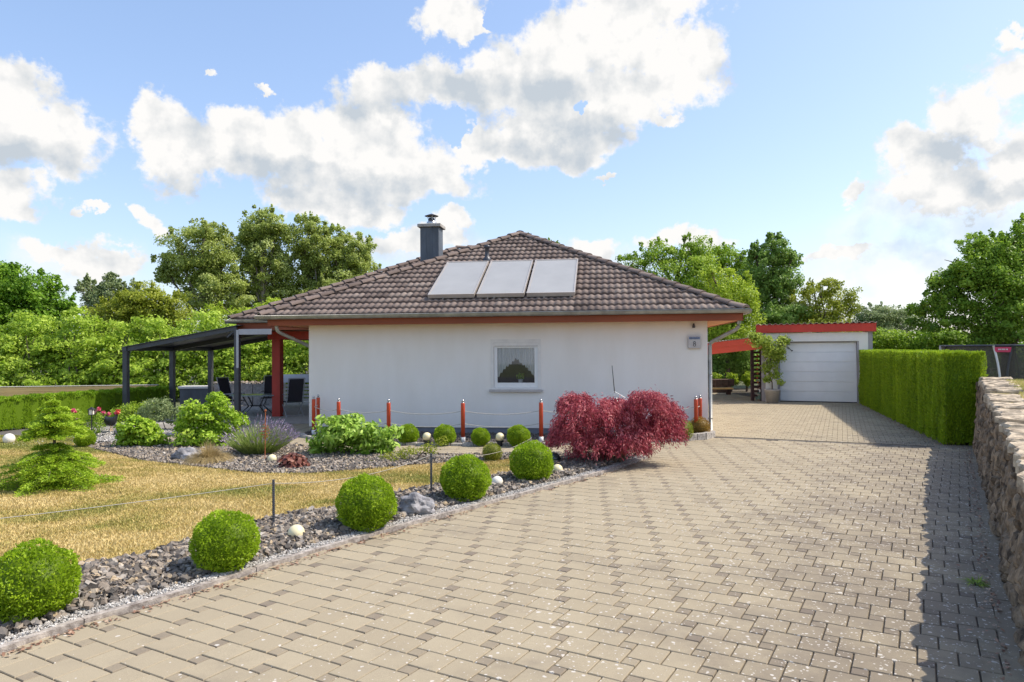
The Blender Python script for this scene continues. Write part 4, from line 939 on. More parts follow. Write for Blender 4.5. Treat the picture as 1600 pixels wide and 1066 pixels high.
# ================================================================ clipped hedges
def hedge(name,a,b,thick,h,mk,label,n,cols=0,seed=0,ln=.05,wd=.016,taper=0.,side=1):
    a=Vector(a);b=Vector(b);L=(b-a).length;d=(b-a)/L;nn=Vector((d.y,-d.x))*side
    t=thing(name,(a.x,a.y,0),label,'hedge'); rg=np.random.default_rng(seed)
    A=np.array([[d.x,d.y],[nn.x,nn.y]])
    mb=MB(); ins=.07
    q=[d*ins+nn*ins,d*(L-ins)+nn*ins,d*(L-ins)+nn*(thick-ins),d*ins+nn*(thick-ins)]
    mb.prism([(v.x,v.y) for v in q],.05,h-.08,.25); 
    # trunks
    for k in range(int(L/.5)):
        p=d*(.25+k*.5)+nn*thick*.5; MB().tube([(p.x,p.y,-.02),(p.x,p.y,h*.6)],.03,6).build('trunk',M['bark'],t)
    ar=np.array([L*h,L*h,L*thick,thick*h,thick*h]); ar=ar*np.array([1,.5,1.2,1.3,.7]); cnt=(n*ar/ar.sum()).astype(int)
    P=[];Nn=[]
    for k,c in enumerate(cnt):
        u=rg.random(c);v=rg.random(c)
        if k==0: s,w,z,no=u*L,np.zeros(c),v*h,(0,-1,0)
        elif k==1: s,w,z,no=u*L,np.full(c,thick),v*h,(0,1,0)
        elif k==2: s,w,z,no=u*L,v*thick,np.full(c,h),(0,0,1)
        elif k==3: s,w,z,no=np.zeros(c),u*thick,v*h,(-1,0,0)
        else: s,w,z,no=np.full(c,L),u*thick,v*h,(1,0,0)
        no=np.array(no,float); q=np.column_stack([s,w,z])
        disp=np.array([.035*math.sin(si*2*PI/.34+3*mn.noise((si*1.3,0,seed)))+.05*mn.noise((si*3,wi*3,zi*1.2)) for si,wi,zi in q]) if k!=2 else np.array([.04*mn.noise((si*4,wi*4,1)) for si,wi,zi in q])
        if cols:
            disp=disp-(cols*np.abs(((s/.42)%1)-.5)*2*(.3+.9*z/h) if k<2 else cols*.0)
        q=q+no*(disp-np.abs(rg.normal(0,.035,c)))[:,None]
        if cols and k in(0,1,2): q[:,2]-= (np.abs(((q[:,0]/.42)%1)-.5)*2)**2*.10*(q[:,2]/h)
        P.append(q); Nn.append(np.tile(no,(c,1)))
    P=np.concatenate(P);Nn=np.concatenate(Nn)
    # round the edges a little
    T=np.clip(.45+.16*np.array([mn.noise((p[0]*2.6,p[1]*2,p[2]*.7)) for p in P])*2+rg.normal(0,.15,len(P)),0,1)
    Wd=np.column_stack([P[:,0]*d.x+P[:,1]*nn.x,P[:,0]*d.y+P[:,1]*nn.y,P[:,2]])
    Nw=np.column_stack([Nn[:,0]*d.x+Nn[:,1]*nn.x,Nn[:,0]*d.y+Nn[:,1]*nn.y,Nn[:,2]])
    ax=Nw*.55+np.array([0,0,.9])
    k=Wd[:,2]>.02
    V,F=leafgeo(Wd[k],np.cross(ax[k],RNG.normal(0,1,(k.sum(),3))),ln,wd,.5,axis=ax[k],ajit=.35)
    # core joined to foliage
    core=np.array(mb.v); V=np.concatenate([V,core]); nq=[f for f in mb.f if len(f)==4]; F=np.concatenate([F,np.array(nq)+len(V)-len(core)])
    npmesh('foliage',V,F,np.concatenate([T[k],np.full(len(nq),.15)]),LEAF[mk],t); return t
hedge('clipped_hedge',(8.33,13.75),(11.72,24.0),.72,1.80,'hedge','tall boxy clipped conifer hedge between the driveway and the stone wall',120000,seed=3,ln=.06,wd=.018,side=1)
hedge('thuja_hedge',(-13.4,15.3),(-11.05,22.2),.45,.84,'thuja','low green thuja hedge of narrow upright shrubs behind the lawn and pergola posts',60000,cols=.15,seed=5,ln=.055,wd=.02,side=1)
# ================================================================ round box bushes
def ball_mesh(mk,n,seed,rough=.05):
    rg=np.random.default_rng(seed); d=unit(rg.normal(0,1,(n,3)))
    nz=np.array([mn.noise((p[0]*2.2+seed,p[1]*2.2,p[2]*2.2))*.12+mn.noise((p[0]*7,p[1]*7+seed,p[2]*7))*.04 for p in d])
    r=1+nz-np.abs(rg.normal(0,rough,n))+(rg.random(n)<.05)*rg.random(n)*.09; P=d*r[:,None]*np.array([1,1,.96]); k=P[:,2]>-.86; P=P[k]; d2=d[k]
    T=np.clip(.5+nz[k]*2.6+rg.normal(0,.19,k.sum()),0,1)
    ax=d2*.9+np.array([0,0,.25])
    V,F=leafgeo(P,np.cross(ax,rg.normal(0,1,(len(P),3))),.085,.045,.6,axis=ax,ajit=.75)
    c=MB().sphere((0,0,0),.86,18,10); core=np.array(c.v)*np.array([1,1,.93]); F=np.concatenate([F,np.array(c.f)+len(V)]); V=np.concatenate([V,core])
    o=npmesh('foliage',V,F,np.concatenate([T,np.full(len(c.f),.12)]),LEAF[mk]); me=o.data; bpy.data.objects.remove(o); return me
BM=[ball_mesh('box',8500,s) for s in(1,2,3)]; BO=ball_mesh('boxold',3500,4,.09); BR=ball_mesh('boxorange',3500,5,.07)
sm=MB(); sm.tube([(0,0,-1.1),(0,0,-.5)],.08,7)
_s=sm.build('stem',M['bark']); STEM=_s.data; bpy.data.objects.remove(_s)
def ball(px,py,rp,me,label,group,k=.92,name='box_bush',sq=1.0,rot=0):
    lo,hi=3.,40.
    # radius and distance so that the ball rests on the ground and shows at pixel centre py with radius rp
    d=ray(px,py); 
    Yc=CAMH/(-d.z/d.y+k*rp/FPX); r=rp*Yc/FPX; P=CC+d*(Yc/d.y)
    t=thing(name,(P.x,P.y,0),label,'bush',group)
    f=link('foliage',me,t,(0,0,P.z)); f.scale=(r,r,r*sq); f.rotation_euler=(0,0,rot)
    s=link('stem',STEM,t,(0,0,P.z)); s.scale=(r,r,r); return t
g1='clipped box balls along the driveway border'
ball(50,910,64,BM[0],'round clipped box bush nearest the camera at the lower left corner',g1,rot=1)
ball(352,847,50,BM[1],'round clipped box bush second from the lower left, right of the longest gravel stretch',g1,rot=2)
ball(573,787,46,BM[2],'round clipped box bush just left of the grey boulder',g1,rot=3)
ball(727,748,39,BM[0],'round clipped box bush right of the boulder and beside the dark iron stake',g1,rot=4.4)
ball(831,723,34,BM[1],'round clipped box bush in the driveway border closest to the red maple',g1,rot=5.1)
ball(769,707,16,BO,'small yellowing box ball on the lawn edge before the paved path','small round bushes',rot=1)
g2='small box balls at the foot of the house wall'
for i,(x,y,r) in enumerate(((637.5,679,17),(695,680,17.3),(751,683,15),(810,681,18))):
    ball(x,y,r,BM[i%3],['small box ball at the wall, first right of the large peony bush','small box ball between the left wall lamp globe and the middle red post','small box ball just right of the red post under the window left side','small box ball under the window, left of the red post'][i],g2,rot=i*1.3)
ball(1065,672,18,BO,'small round bush tinged yellow, left of the red post pair at the house corner','small round bushes at the corner',rot=2)
ball(1093,668,17,BR,'orange tinged round bush behind the red posts at the house corner','small round bushes at the corner',rot=.5)
ball(133,686,15,BM[2],'small clipped box ball at the gravel path behind the young fir','small round bushes',rot=.5)
# globes
def globe(px,py,rp,label,m='globe',base=False,k=.92,group='garden globe lamps',name='globe_lamp'):
    d=ray(px,py); zz=(.0 if not base else .10); Yc=(CAMH-zz)/(-d.z/d.y+k*rp/FPX); r=rp*Yc/FPX; P=CC+d*(Yc/d.y)
    t=thing(name,(P.x,P.y,0),label,'lamp' if name=='globe_lamp' else 'ornament',group)
    MB().sphere((0,0,P.z),r,28,16).build('globe',M[m],t,True)
    if base: MB().lathe([(.05,0),(.05,zz*.7),(.075,zz*.8),(.075,P.z-r*.8),(.05,P.z-r*.75)],14).build('base',M['black'],t)
    else: MB().lathe([(r*.5,-.01),(r*.45,max(.02,P.z-r*.85))],14).build('base',M['concdark'],t)
    return t
globe(463,833,13,'cream globe lamp on the slate gravel beside the near iron stake')
globe(777,753,9,'cream white globe lamp between the two box balls nearest the red maple','globew')
globe(871,734,8.5,'greyish cream globe lamp at the foot of the box ball next to the red maple')
globe(425,717,7,'small cream globe lamp left of the purple-brown heuchera')
globe(14,686,8.5,'cream globe lamp at the far left edge below the thuja hedge','globew')
for (x,y,l) in ((667,682.5,'globe wall bed lamp left of the middle red post'),(781,683,'globe wall bed lamp under the window between two box balls'),(871,683.5,'globe wall bed lamp beside the red maple crown')): globe(x,y,6.8,l,'globe',True)
globe(1082,664,5,'pale globe lamp behind the red post pair at the house corner','globew',True)
globe(866,717,10,'dark glossy glass ball half behind the last box ball','glassball',name='glass_ball',group=None)
# boulders
def boulder(px,py,w,h,label,seed,m):
    p=G(px,py); Y=p.y; k=Y/FPX; bm=bmesh.new(); bmesh.ops.create_icosphere(bm,subdivisions=4,radius=1)
    for v in bm.verts:
        c=v.co; n_=mn.noise((c.x*1.5+seed,c.y*1.5,c.z*1.5)); dv=mn.voronoi((c.x*1.6+seed,c.y*1.6,c.z*1.6))[0]
        rd=mn.ridged_multi_fractal((c.x*2.2+seed,c.y*2.2,c.z*2.2),1,2,4,1,2)
        v.co=c*(1+.25*n_+.25*(dv[1]-dv[0])-.2+.05*rd)
        v.co.x*=w*k/2; v.co.y*=w*k*.36; v.co.z=v.co.z*h*k*.58+h*k*.42
    me=bpy.data.meshes.new('boulder'); bm.to_mesh(me); bm.free(); me.materials.append(m)
    o=link('boulder',me,None,(p.x,p.y,0)); tag(o,label,'rock'); return o
rock=mat('grey_rock',(.09,.09,.10),.85,.2,4,1.0,25,col2=(.42,.41,.42),stretch=(1,1,.7),lo=.36,hi=.66)
boulder(650,806,60,36,'rough light grey boulder between the box balls in the border',1,rock)
boulder(292,720,44,22,'low bluish grey boulder at the edge of the lawn left of the dry grass',5,rock)
boulder(190,680,24,16,'blue-white boulder beneath the rooster figure',9,rock)
# ================================================================ red maple
def redmaple():
    b=G(962,726); Y=b.y; k=Y/FPX
    t=thing('japanese_maple',(b.x,b.y,0),'spreading purple-red cutleaf japanese maple before the house wall','tree')
    it=[(918,640,46,32),(886,665,18,26),(955,650,50,28),(905,680,46,34),(1015,640,45,32),(1038,650,18,22),(1000,675,36,30),(960,685,45,28),(928,694,30,14),(1030,668,32,24),(985,690,20,12),(962,650,40,26),(966,634,26,16),(900,624,22,13),(1010,620,26,12)]
    lob=[]
    for i,(x,y,rx,ry) in enumerate(it):
        p=D(x,y,Y+((i*5)%7-3)*.09); lob.append((p.x-b.x,p.y-b.y,p.z,rx*k,rx*k*.9,ry*k))
    mb=MB(); rg=random.Random(2)
    stems=[(-.05,0),(.07,.05),(-.30,.05),(.18,-.05),(.45,.08)]
    for i,l in enumerate(lob[:9]):
        s=stems[i%3]; c=Vector(l[:3]); a=Vector((s[0],s[1],-.02)); m_=a.lerp(c,.45)+Vector((rg.uniform(-.08,.08),0,.10))
        mb.tube([a,a.lerp(m_,.5)+Vector((rg.uniform(-.03,.03),0,.05)),m_,c],[.035,.028,.02,.008],7)
    mb.build('trunk',M['bark'],t,True)
    rgn=np.random.default_rng(5); Ps=[];Ax=[];Ts=[]
    for l in lob:
        c=np.array(l[:3]);r=np.array(l[3:]); ntip=85
        tips=unit(rgn.normal(0,1,(ntip,3))); tips[:,2]=np.abs(tips[:,2])*.9-.35; 
        for tp in tips:
            m_=rgn.integers(34,60); out=np.array([tp[0],tp[1],0]); out/=max(.1,np.linalg.norm(out)); s=rgn.random(m_)
            q=c+tp*r*(.55+.62*rgn.random()**.8)+ (out*s[:,None]*.10+np.array([0,0,-.17])*s[:,None]**1.4)*1.0+rgn.normal(0,.035,(m_,3))
            Ps.append(q); Ax.append(out*.7+np.array([0,0,-1])*(.3+1.0*s[:,None])+rgn.normal(0,.1,(m_,3))); Ts.append(np.full(m_,.48+rgn.normal(0,.15))+.18*tp[2])
    P=np.concatenate(Ps);A=np.concatenate(Ax);T=np.clip(np.concatenate(Ts)+rgn.normal(0,.14,len(P)),0,1)
    kk=P[:,2]>.03; V,F=leafgeo(P[kk],np.cross(A[kk],rgn.normal(0,1,(kk.sum(),3))),.060,.014,.4,axis=A[kk],ajit=.45)
    npmesh('crown',V,F,T[kk],LEAF['redmaple'],t)
redmaple()
# tripod stake behind the maple
p0=G(961,700); tp=D(961,612,p0.y)
st=thing('spike_stand',(p0.x,p0.y,0),'thin dark rod on white splayed arms sticking up behind the red maple','ornament')
MB().tube([(0,0,tp.z-.02),(-.045,0,tp.z+.50)],[.010,.006],6).build('rod',M['black'],st)
mb=MB()
for dx,dz in((-.24,-.12),(.22,-.13)): mb.tube([(0,0,tp.z),(dx,0,tp.z+dz),(dx*1.2,0,0)],.009,6)
mb.tube([(0,0,tp.z),(0,-.02,0)],.008,6); mb.build('arm',M['white'],st)
# ================================================================ rope fence at the house
fp=[(490,15.95),(529,15.1),(607,14.72),(723,14.47),(845,14.45),(963,14.62),(1087,15.12)]
pts=[Vector((D(x,600,Y).x,Y,0)) for x,Y in fp]
back=[Vector((D(497,600,16.45).x,16.45,0)),Vector((D(1093.5,600,15.42).x,15.42,0))]
pts=[back[0]]+pts+[back[1]]
rf=thing('rope_fence',pts[1],'low rope fence with red posts and steel balls around the bed at the house wall','fence')
o0=pts[1]; pr=None
for i,p in enumerate(pts):
    q=p-o0
    if pr is None:
        pr=MB().lathe([(.042,.13),(.042,.80),(.040,.82)],14).build('post',M['redpost'],rf,True,q)
        MB().lathe([(.046,0),(.046,.131)],14).build('foot',M['white'],pr,True)
        mb=MB(); mb.sphere((0,0,.865),.030,14,8); mb.lathe([(.034,.82),(.03,.835),(.012,.84)],12); mb.build('finial',M['steel'],pr,True)
    else:
        c=copy_tree(pr,rf); c.location=q
for a,b in zip(pts[:-1],pts[1:]):
    L=(b-a).length; sag=.075*min(1,L/1.4)
    for z in(.66,.40):
        mb=MB(); P=[]
        for k in range(15):
            t=k/14; v=a.lerp(b,t)-o0; P.append((v.x,v.y,z-sag*4*t*(1-t)))
        mb.tube(P,.0075,6); mb.build('rope',M['rope'],rf,True)
# bed behind the fence
bedw=[(p.x,p.y-.30) for p in pts[1:8]]
bedw=[(-4.75,16.0),(-4.55,15.6),(-3.75,14.75),(-2.6,14.35),(-1.0,14.12),(.6,14.1),(2.1,14.25),(3.2,14.5),(4.0,14.85),(4.30,15.25),(4.26,15.5)]
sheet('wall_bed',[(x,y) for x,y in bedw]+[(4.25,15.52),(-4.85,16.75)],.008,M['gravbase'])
stones('wall_bed_gravel',[(x,y+.05) for x,y in bedw]+[(4.2,15.5),(-4.8,16.7)],3500,.02,.06,M['stone'],.012,tlo=0,thi=.30,label='slate chips in the bed along the house wall')  # tint range kept dark, painting the house's shade into the chips
# palisade stones
rg=random.Random(6); pal=None; dl=dense(bedw,.22)
for a,b in zip(dl[:-1],dl[1:]):
    a=Vector(a);b=Vector(b);L=(b-a).length; an=math.atan2((b-a).y,(b-a).x); right=a.x>1.6; h=.13 if right else .055
    mb=MB(); mb.box(.004,L-.004,-.055,.055,-.02,h+rg.uniform(-.008,.012),bev=.014)
    o=mb.build('edging_stone',mat('palisade',(.22,.20,.18),.95,.3,20,.8,60,col2=(.52,.49,.45)) if pal is None else pal,None,False,(a.x,a.y,0)); pal=o.data.materials[0]
    o.rotation_euler=(0,0,an)
    if right: tag(o,'tall weathered edging stone round the bed corner right of the red maple','edging stone','tall edging stones of the wall bed')
    else: tag(o,'low weathered edging stone between the paved path and the wall bed','edging stone','low edging stones of the wall bed')
# ================================================================ iron stakes with rope along the lawn
S=[(-4.9,5.55,.55)]
for x,y,h in((427.5,829,.53),(674,776,.57)):
    g=G(x,y); S.append((g.x,g.y,h))
g=G(830,706); S.append((g.x,g.y,.28))
sf=thing('rope_barrier',(S[1][0],S[1][1],0),'thin white cord strung on ribbed iron rods along the lawn edge','fence'); o0=Vector((S[1][0],S[1][1],0))
for i,(x,y,h) in enumerate(S):
    mb=MB(); q=Vector((x,y,0))-o0
    prof=[]; r0=.016 if i<3 else .012
    n=int(h/.022)
    for k in range(n+1): prof+=[(r0,k*.022),(r0*.8,k*.022+.011)]
    mb.lathe(prof,8); mb.build('rod',M['anth'] if i<3 else M['steel'],sf,False,q)
for (a,b,sg) in((S[0],S[1],.02),(S[1],S[2],.10),(S[2],S[3],.14)):
    A=Vector((a[0],a[1],a[2]-.03));B=Vector((b[0],b[1],b[2]-.03)); P=[]
    for k in range(19):
        t=k/18; v=A.lerp(B,t)-o0; v.z-=sg*4*t*(1-t); P.append(v)
    MB().tube(P,.0032,5).build('rope',M['rope'],sf,True)
# ================================================================ shrubs of the garden
def shrub(name,px,yb,items,n,ln,wd,mk,label,seed,depth=.8,stem='bark',**kw):
    g=G(px,yb); Y=g.y; lob=px_lobes(Y,items,(g.x,g.y),depth)
    return plant(name,(g.x,g.y,0),lob,n,ln,wd,mk,label,'shrub',.012,.05,trunk='stem',crown='foliage',bark=stem,seed=seed,**kw)
shrub('hydrangea',219,700,[(219,668,26,20),(200,680,20,20),(238,682,20,18),(219,690,34,14),(210,655,12,9)],3600,.085,.055,'lime','rounded light green hydrangea bush, left of the larger one',51,subr=.42,top=.2)
shrub('spiraea',325,698,[(318,650,34,26),(345,640,26,22),(300,665,28,26),(350,665,30,28),(320,682,46,20),(372,655,16,14),(335,622,18,12),(298,645,16,14)],8000,.07,.04,'lime','large bright yellow-green bush in front of the pergola posts',52,subr=.40,top=.2)
shrub('peony_bush',553,712,[(545,672,50,23),(582,680,40,24),(515,686,34,24),(560,698,60,24),(540,658,28,13),(602,700,22,14),(500,705,18,12)],4200,.12,.045,'peony','broad leafy green peony bush before the left end of the house wall',53,subr=.40,top=.25,up=.6)
shrub('stonecrop',650,722,[(640,705,22,9),(670,700,20,10),(615,714,24,9),(690,690,12,10),(575,722,18,6)],1600,.035,.018,'olive','thin straggling yellow-green plant right of the peony bush',54,fill=.4)
shrub('cotoneaster',258,672,[(250,640,30,20),(278,648,24,18),(232,650,22,16)],4500,.05,.028,'silver','grey-green small leaved shrub behind the pergola foot',55)
shrub('currant_bush',205,664,[(205,642,22,14),(185,650,18,12),(225,640,18,14)],3000,.045,.026,'laurel','green shrub beside the left pergola post',56)
shrub('boxwood_shrub',100,680,[(100,662,22,14),(120,668,15,10)],2500,.04,.022,'fresh','low shrub left of the pink rose bush',57)
# roses
def roses(px,yb,items,label,seed,nf):
    t=shrub('rose_bush',px,yb,items,1500,.04,.026,'fresh',label,seed,fill=.4)
    g=G(px,yb); lob=px_lobes(g.y,items,(g.x,g.y),.8); rg=np.random.default_rng(seed)
    for k in range(nf):
        l=lob[k%len(lob)]; c=np.array(l[:3])+np.array(l[3:])*np.array([rg.uniform(-.8,.8),-.6,rg.uniform(.3,1.1)]); n=60
        d=unit(rg.normal(0,1,(n,3))); P=c+d*rg.uniform(.02,.05,(n,1)); V,F=leafgeo(P,d,.05,.045,.3); npmesh('flower',V,F,rg.random(n),LEAF['pinkflower'],t)
roses(140,683,[(125,655,16,16),(150,655,16,16),(140,668,22,12)],'rose bush with pink blooms beside the garden lantern',61,7)
roses(170,676,[(165,655,14,12),(182,652,12,10)],'small rose bush with red and pink blooms behind the rooster figure',62,4)
# lavender
def lavender():
    g=G(405,712); rg=np.random.default_rng(3)
    t=thing('lavender_bush',(g.x,g.y,0),'domed lavender bush with violet flower spikes beside the rusty spiral stake','shrub')
    n=2400; a=rg.uniform(0,2*PI,n); e=rg.random(n)**.6; L=rg.uniform(.40,.72,n)*(1-.12*e)
    d=unit(np.column_stack([np.cos(a)*e*1.0,np.sin(a)*e*.8,np.full(n,.62)])); base=np.column_stack([np.cos(a)*e*.18,np.sin(a)*e*.18,np.zeros(n)])
    Vs=[];Fs=[]
    P=[];A=[]
    for s in(.25,.5,.75):
        P.append(base+d*(L*s)[:,None]); A.append(d)
    P=np.concatenate(P);A=np.concatenate(A); V,F=leafgeo(P,np.cross(A,rg.normal(0,1,A.shape)),.2,.009,.1,axis=A,ajit=.08)
    npmesh('foliage',V,F,np.clip(rg.normal(.5,.2,len(F)),0,1),LEAF['lavender'],t)
    k=rg.random(n)<(.10+.34*(d[:,0]>.1)); P=(base+d*L[:,None])[k]; P=np.concatenate([P,P+d[k]*.03,P+d[k]*.055]); A=np.concatenate([d[k]]*3)
    V,F=leafgeo(P,np.cross(A,rg.normal(0,1,A.shape)),.045,.014,.3,axis=A,ajit=.25); npmesh('flower_spikes',V,F,rg.random(len(F)),LEAF['lavflower'],t)
lavender()
def tuft(name,px,yb,n,Lr,wid,mk,label,spread=1.2,seed=1,segs=4,up=.8):
    g=G(px,yb); rg=np.random.default_rng(seed); t=tag(None or empty(name,(g.x,g.y,0)),label,'plant')
    a=rg.uniform(0,2*PI,n); e=rg.random(n)**.5*spread; L=rg.uniform(*Lr,n); side=np.column_stack([-np.sin(a),np.cos(a),np.zeros(n)])*wid/2
    out=np.column_stack([np.cos(a),np.sin(a),np.zeros(n)]); base=out*rg.uniform(0,.06,(n,1)); rows=[]
    for k in range(segs+1):
        s=k/segs; c=base+out*(e*L*s*.8)[:,None]+np.array([0,0,1])*(L*(up*s-.75*e*s*s))[:,None]; w=side*(1-s*.85); rows+= [c-w,c+w]
    V=np.stack(rows,1); m=V.shape[1]; V=V.reshape(-1,3); V[:,2]=np.maximum(V[:,2],.01); b=np.arange(n)*m
    F=np.concatenate([np.stack([b+2*k,b+2*k+1,b+2*k+3,b+2*k+2],1) for k in range(segs)])
    npmesh('blades',V,F,np.tile(rg.random(n),segs),LEAF[mk],t); return t
tuft('fescue_tuft',327,724,2600,(.42,.62),.007,'drygrass','dry straw coloured grass tuft left of the lavender',1.2,2)
# heuchera
g=G(458,733); t=thing('heuchera',(g.x,g.y,0),'low purple-brown leafy heuchera at the lawn edge left of the peony','plant')
rgn=np.random.default_rng(8); n=420; d=unit(rgn.normal(0,1,(n,3))); d[:,2]=np.abs(d[:,2]); P=d*np.array([.27,.24,.24])*rgn.uniform(.5,1,(n,1))+np.array([0,0,.03])
V,F=leafgeo(P,d+np.array([0,0,.6]),.085,.065,.35); npmesh('foliage',V,F,rgn.random(n),LEAF['heuchera'],t)
mb=MB()
for k in range(12):
    a=k*.52; mb.tube([(0,0,0),(.08*math.cos(a),.08*math.sin(a),.09),(.16*math.cos(a),.15*math.sin(a),.16)],.004,5)
mb.build('stem',M['rust'],t)
# rusty spiral stake
g=G(414,722); t=thing('spiral_stake',(g.x,g.y,0),'thin rusty garden stake with spiral wire in front of the lavender','ornament')
MB().tube([(0,0,-.02),(.01,0,.86)],.008,6).build('rod',M['rust'],t)
mb=MB(); mb.tube([(.085*math.sin(PI*k/60)*math.cos(k*.55),.085*math.sin(PI*k/60)*math.sin(k*.55),.38+.3*k/60) for k in range(61)],.004,5); mb.build('spiral',M['rust'],t)
MB().sphere((.01,0,.88),.022,10,6).build('finial',M['rust'],t)
# lantern stake
g=G(143,690); t=thing('garden_lantern',(g.x,g.y,0),'small black lantern on a thin stake among the roses','lantern')
MB().tube([(0,0,-.02),(0,0,.56)],.011,6).build('stake',M['black'],t)
mb=MB(); mb.box(-.045,.045,-.045,.045,.56,.575)
for sx_ in(-1,1):
    for sy_ in(-1,1): mb.box(sx_*.042-.005,sx_*.042+.005,sy_*.042-.005,sy_*.042+.005,.575,.68)
mb.add([(-.06,-.06,.68),(.06,-.06,.68),(.06,.06,.68),(-.06,.06,.68),(0,0,.74)],[(0,1,4),(1,2,4),(2,3,4),(3,0,4),(3,2,1,0)]); mb.build('frame',M['black'],t)
MB().box(-.036,.036,-.036,.036,.577,.679).build('glass',M['globew'],t)
# rooster figure
g=G(172,681); t=thing('rooster_figure',(g.x,g.y+.05,.12),'black garden rooster figure with red comb on a blue-white boulder','figurine')
bm=bmesh.new(); bmesh.ops.create_icosphere(bm,subdivisions=3,radius=1)
for v in bm.verts:
    x,y,z=v.co; v.co=Vector((x*.19+.0,y*.09,z*.10+.20)); 
    if x>.35: v.co.z+=(x-.35)*.26; v.co.x-=(x-.35)*.06; v.co.y*=1-.5*(x-.35)
    if x<-.35: v.co.z+=(-.35-x)*.16*(1); v.co.y*=1-.6*(-.35-x); v.co.x-=(-.35-x)*.06
me=bpy.data.meshes.new('body'); bm.to_mesh(me); bm.free(); me.materials.append(M['black']); me.polygons.foreach_set('use_smooth',[True]*len(me.polygons)); link('body',me,t)
MB().sphere((.15,0,.40),.045,12,8).build('head',mat('red_paint',(.5,.03,.02),.5),t,True)
MB().prism([(.10,-.01),(.20,-.01),(.20,.01),(.10,.01)],.43,.475).build('comb',M['redlight'],t)
MB().tube([(.19,0,.40),(.225,0,.39)],[.014,.003],6).build('beak',M['timber'],t)
for s_ in(-1,1): MB().tube([(0,s_*.03,.12),(0,s_*.03,-.02)],.008,5).build('leg',M['timber'],t)
# young fir
def fir():
    g=G(84,762); t=thing('young_fir',(g.x,g.y,0),'young bright green fir with layered drooping branches on the lawn','tree'); rg=np.random.default_rng(12)
    MB().tube([(0,0,-.02),(.01,0,.6),(0,.01,1.28)],[.03,.02,.005],8).build('trunk',M['bark'],t,True)
    tw=MB(); P=[];A=[];T=[]
    tiers=[(.07,.60),(.14,.74),(.22,.72),(.31,.68),(.40,.62),(.50,.50),(.60,.28),(.78,.40),(.86,.44),(.94,.38),(1.03,.28),(1.12,.17),(1.20,.09)]
    for zi,R in tiers:
        nb=11 if R>.3 else 6
        for b in range(nb):
            a=2*PI*b/nb+rg.uniform(-.25,.25)+zi*7; L=R*rg.uniform(.55,1.15); tint=rg.uniform(.35,.7)
            ca,sa_=math.cos(a),math.sin(a)
            def pos(s,lat=0.0):
                r=L*s; z=zi+.10*s*R-.22*s*s*R*1.1+rg.normal(0,.003)
                return np.array([ca*r-sa_*lat,sa_*r+ca*lat,max(.03,z-abs(lat)*.25)])
            tw.tube([pos(0),pos(.5),pos(1)],[.008,.006,.002],4)
            for s in np.linspace(.15,1,15):
                m_=(1-s)*.9+.18; lat=min(.22,m_*L*.45)
                for sd in(-1,1):
                    for q_ in np.linspace(0,1,9):
                        ls=lat*q_; p=pos(min(1.05,s+ls*.5/L),sd*ls)
                        for _ in range(3):
                            P.append(p+rg.normal(0,.012,3)); ax=np.array([ca*.8-sa_*sd*.8+rg.normal(0,.3),sa_*.8+ca*sd*.8+rg.normal(0,.3),.15+rg.normal(0,.25)]); A.append(ax); T.append(tint+.35*q_*s+rg.normal(0,.1))
    for k in range(60): P.append(np.array([rg.normal(0,.01),rg.normal(0,.01),rg.uniform(1.15,1.30)])); A.append(np.array([rg.normal(0,.5),rg.normal(0,.5),1.])); T.append(.8)
    tw.build('branches',M['bark'],t)
    P=np.array(P);A=np.array(A); V,F=leafgeo(P,np.cross(A,rg.normal(0,1,A.shape))+np.array([0,0,.8]),.034,.011,.3,axis=A,ajit=.2); npmesh('needles',V,F,np.clip(T,0,1),LEAF['fir'],t)
fir()
# ================================================================ timber edging left
p1=D(-30,604,21.6); p2=D(246,602,22.4)
t=thing('raised_timber_beam',(p1.x,p1.y,0),'long pale timber retaining edge with weathered top behind the thuja hedge','timber edge')
dv=p2-p1; an=math.atan2(dv.y,dv.x); L=math.hypot(dv.x,dv.y); Mt=Matrix.Rotation(an,4,'Z')
zt=.86
mb=MB()
for k in range(2): mb.box(0,L,-.04,.04,zt-.30+k*.145,zt-.30+k*.145+.142,Mt,bev=.006)
mb.build('board',M['timber'],t); MB().box(-.02,L+.02,-.055,.12,zt-.006,zt+.012,Mt,bev=.006).build('coping',M['timbertop'],t)
mb=MB()
for k in range(6): mb.box(k*L/5.2,k*L/5.2+.09,.05,.14,0,zt-.01,Mt)
mb.build('post',M['brownwood'],t)
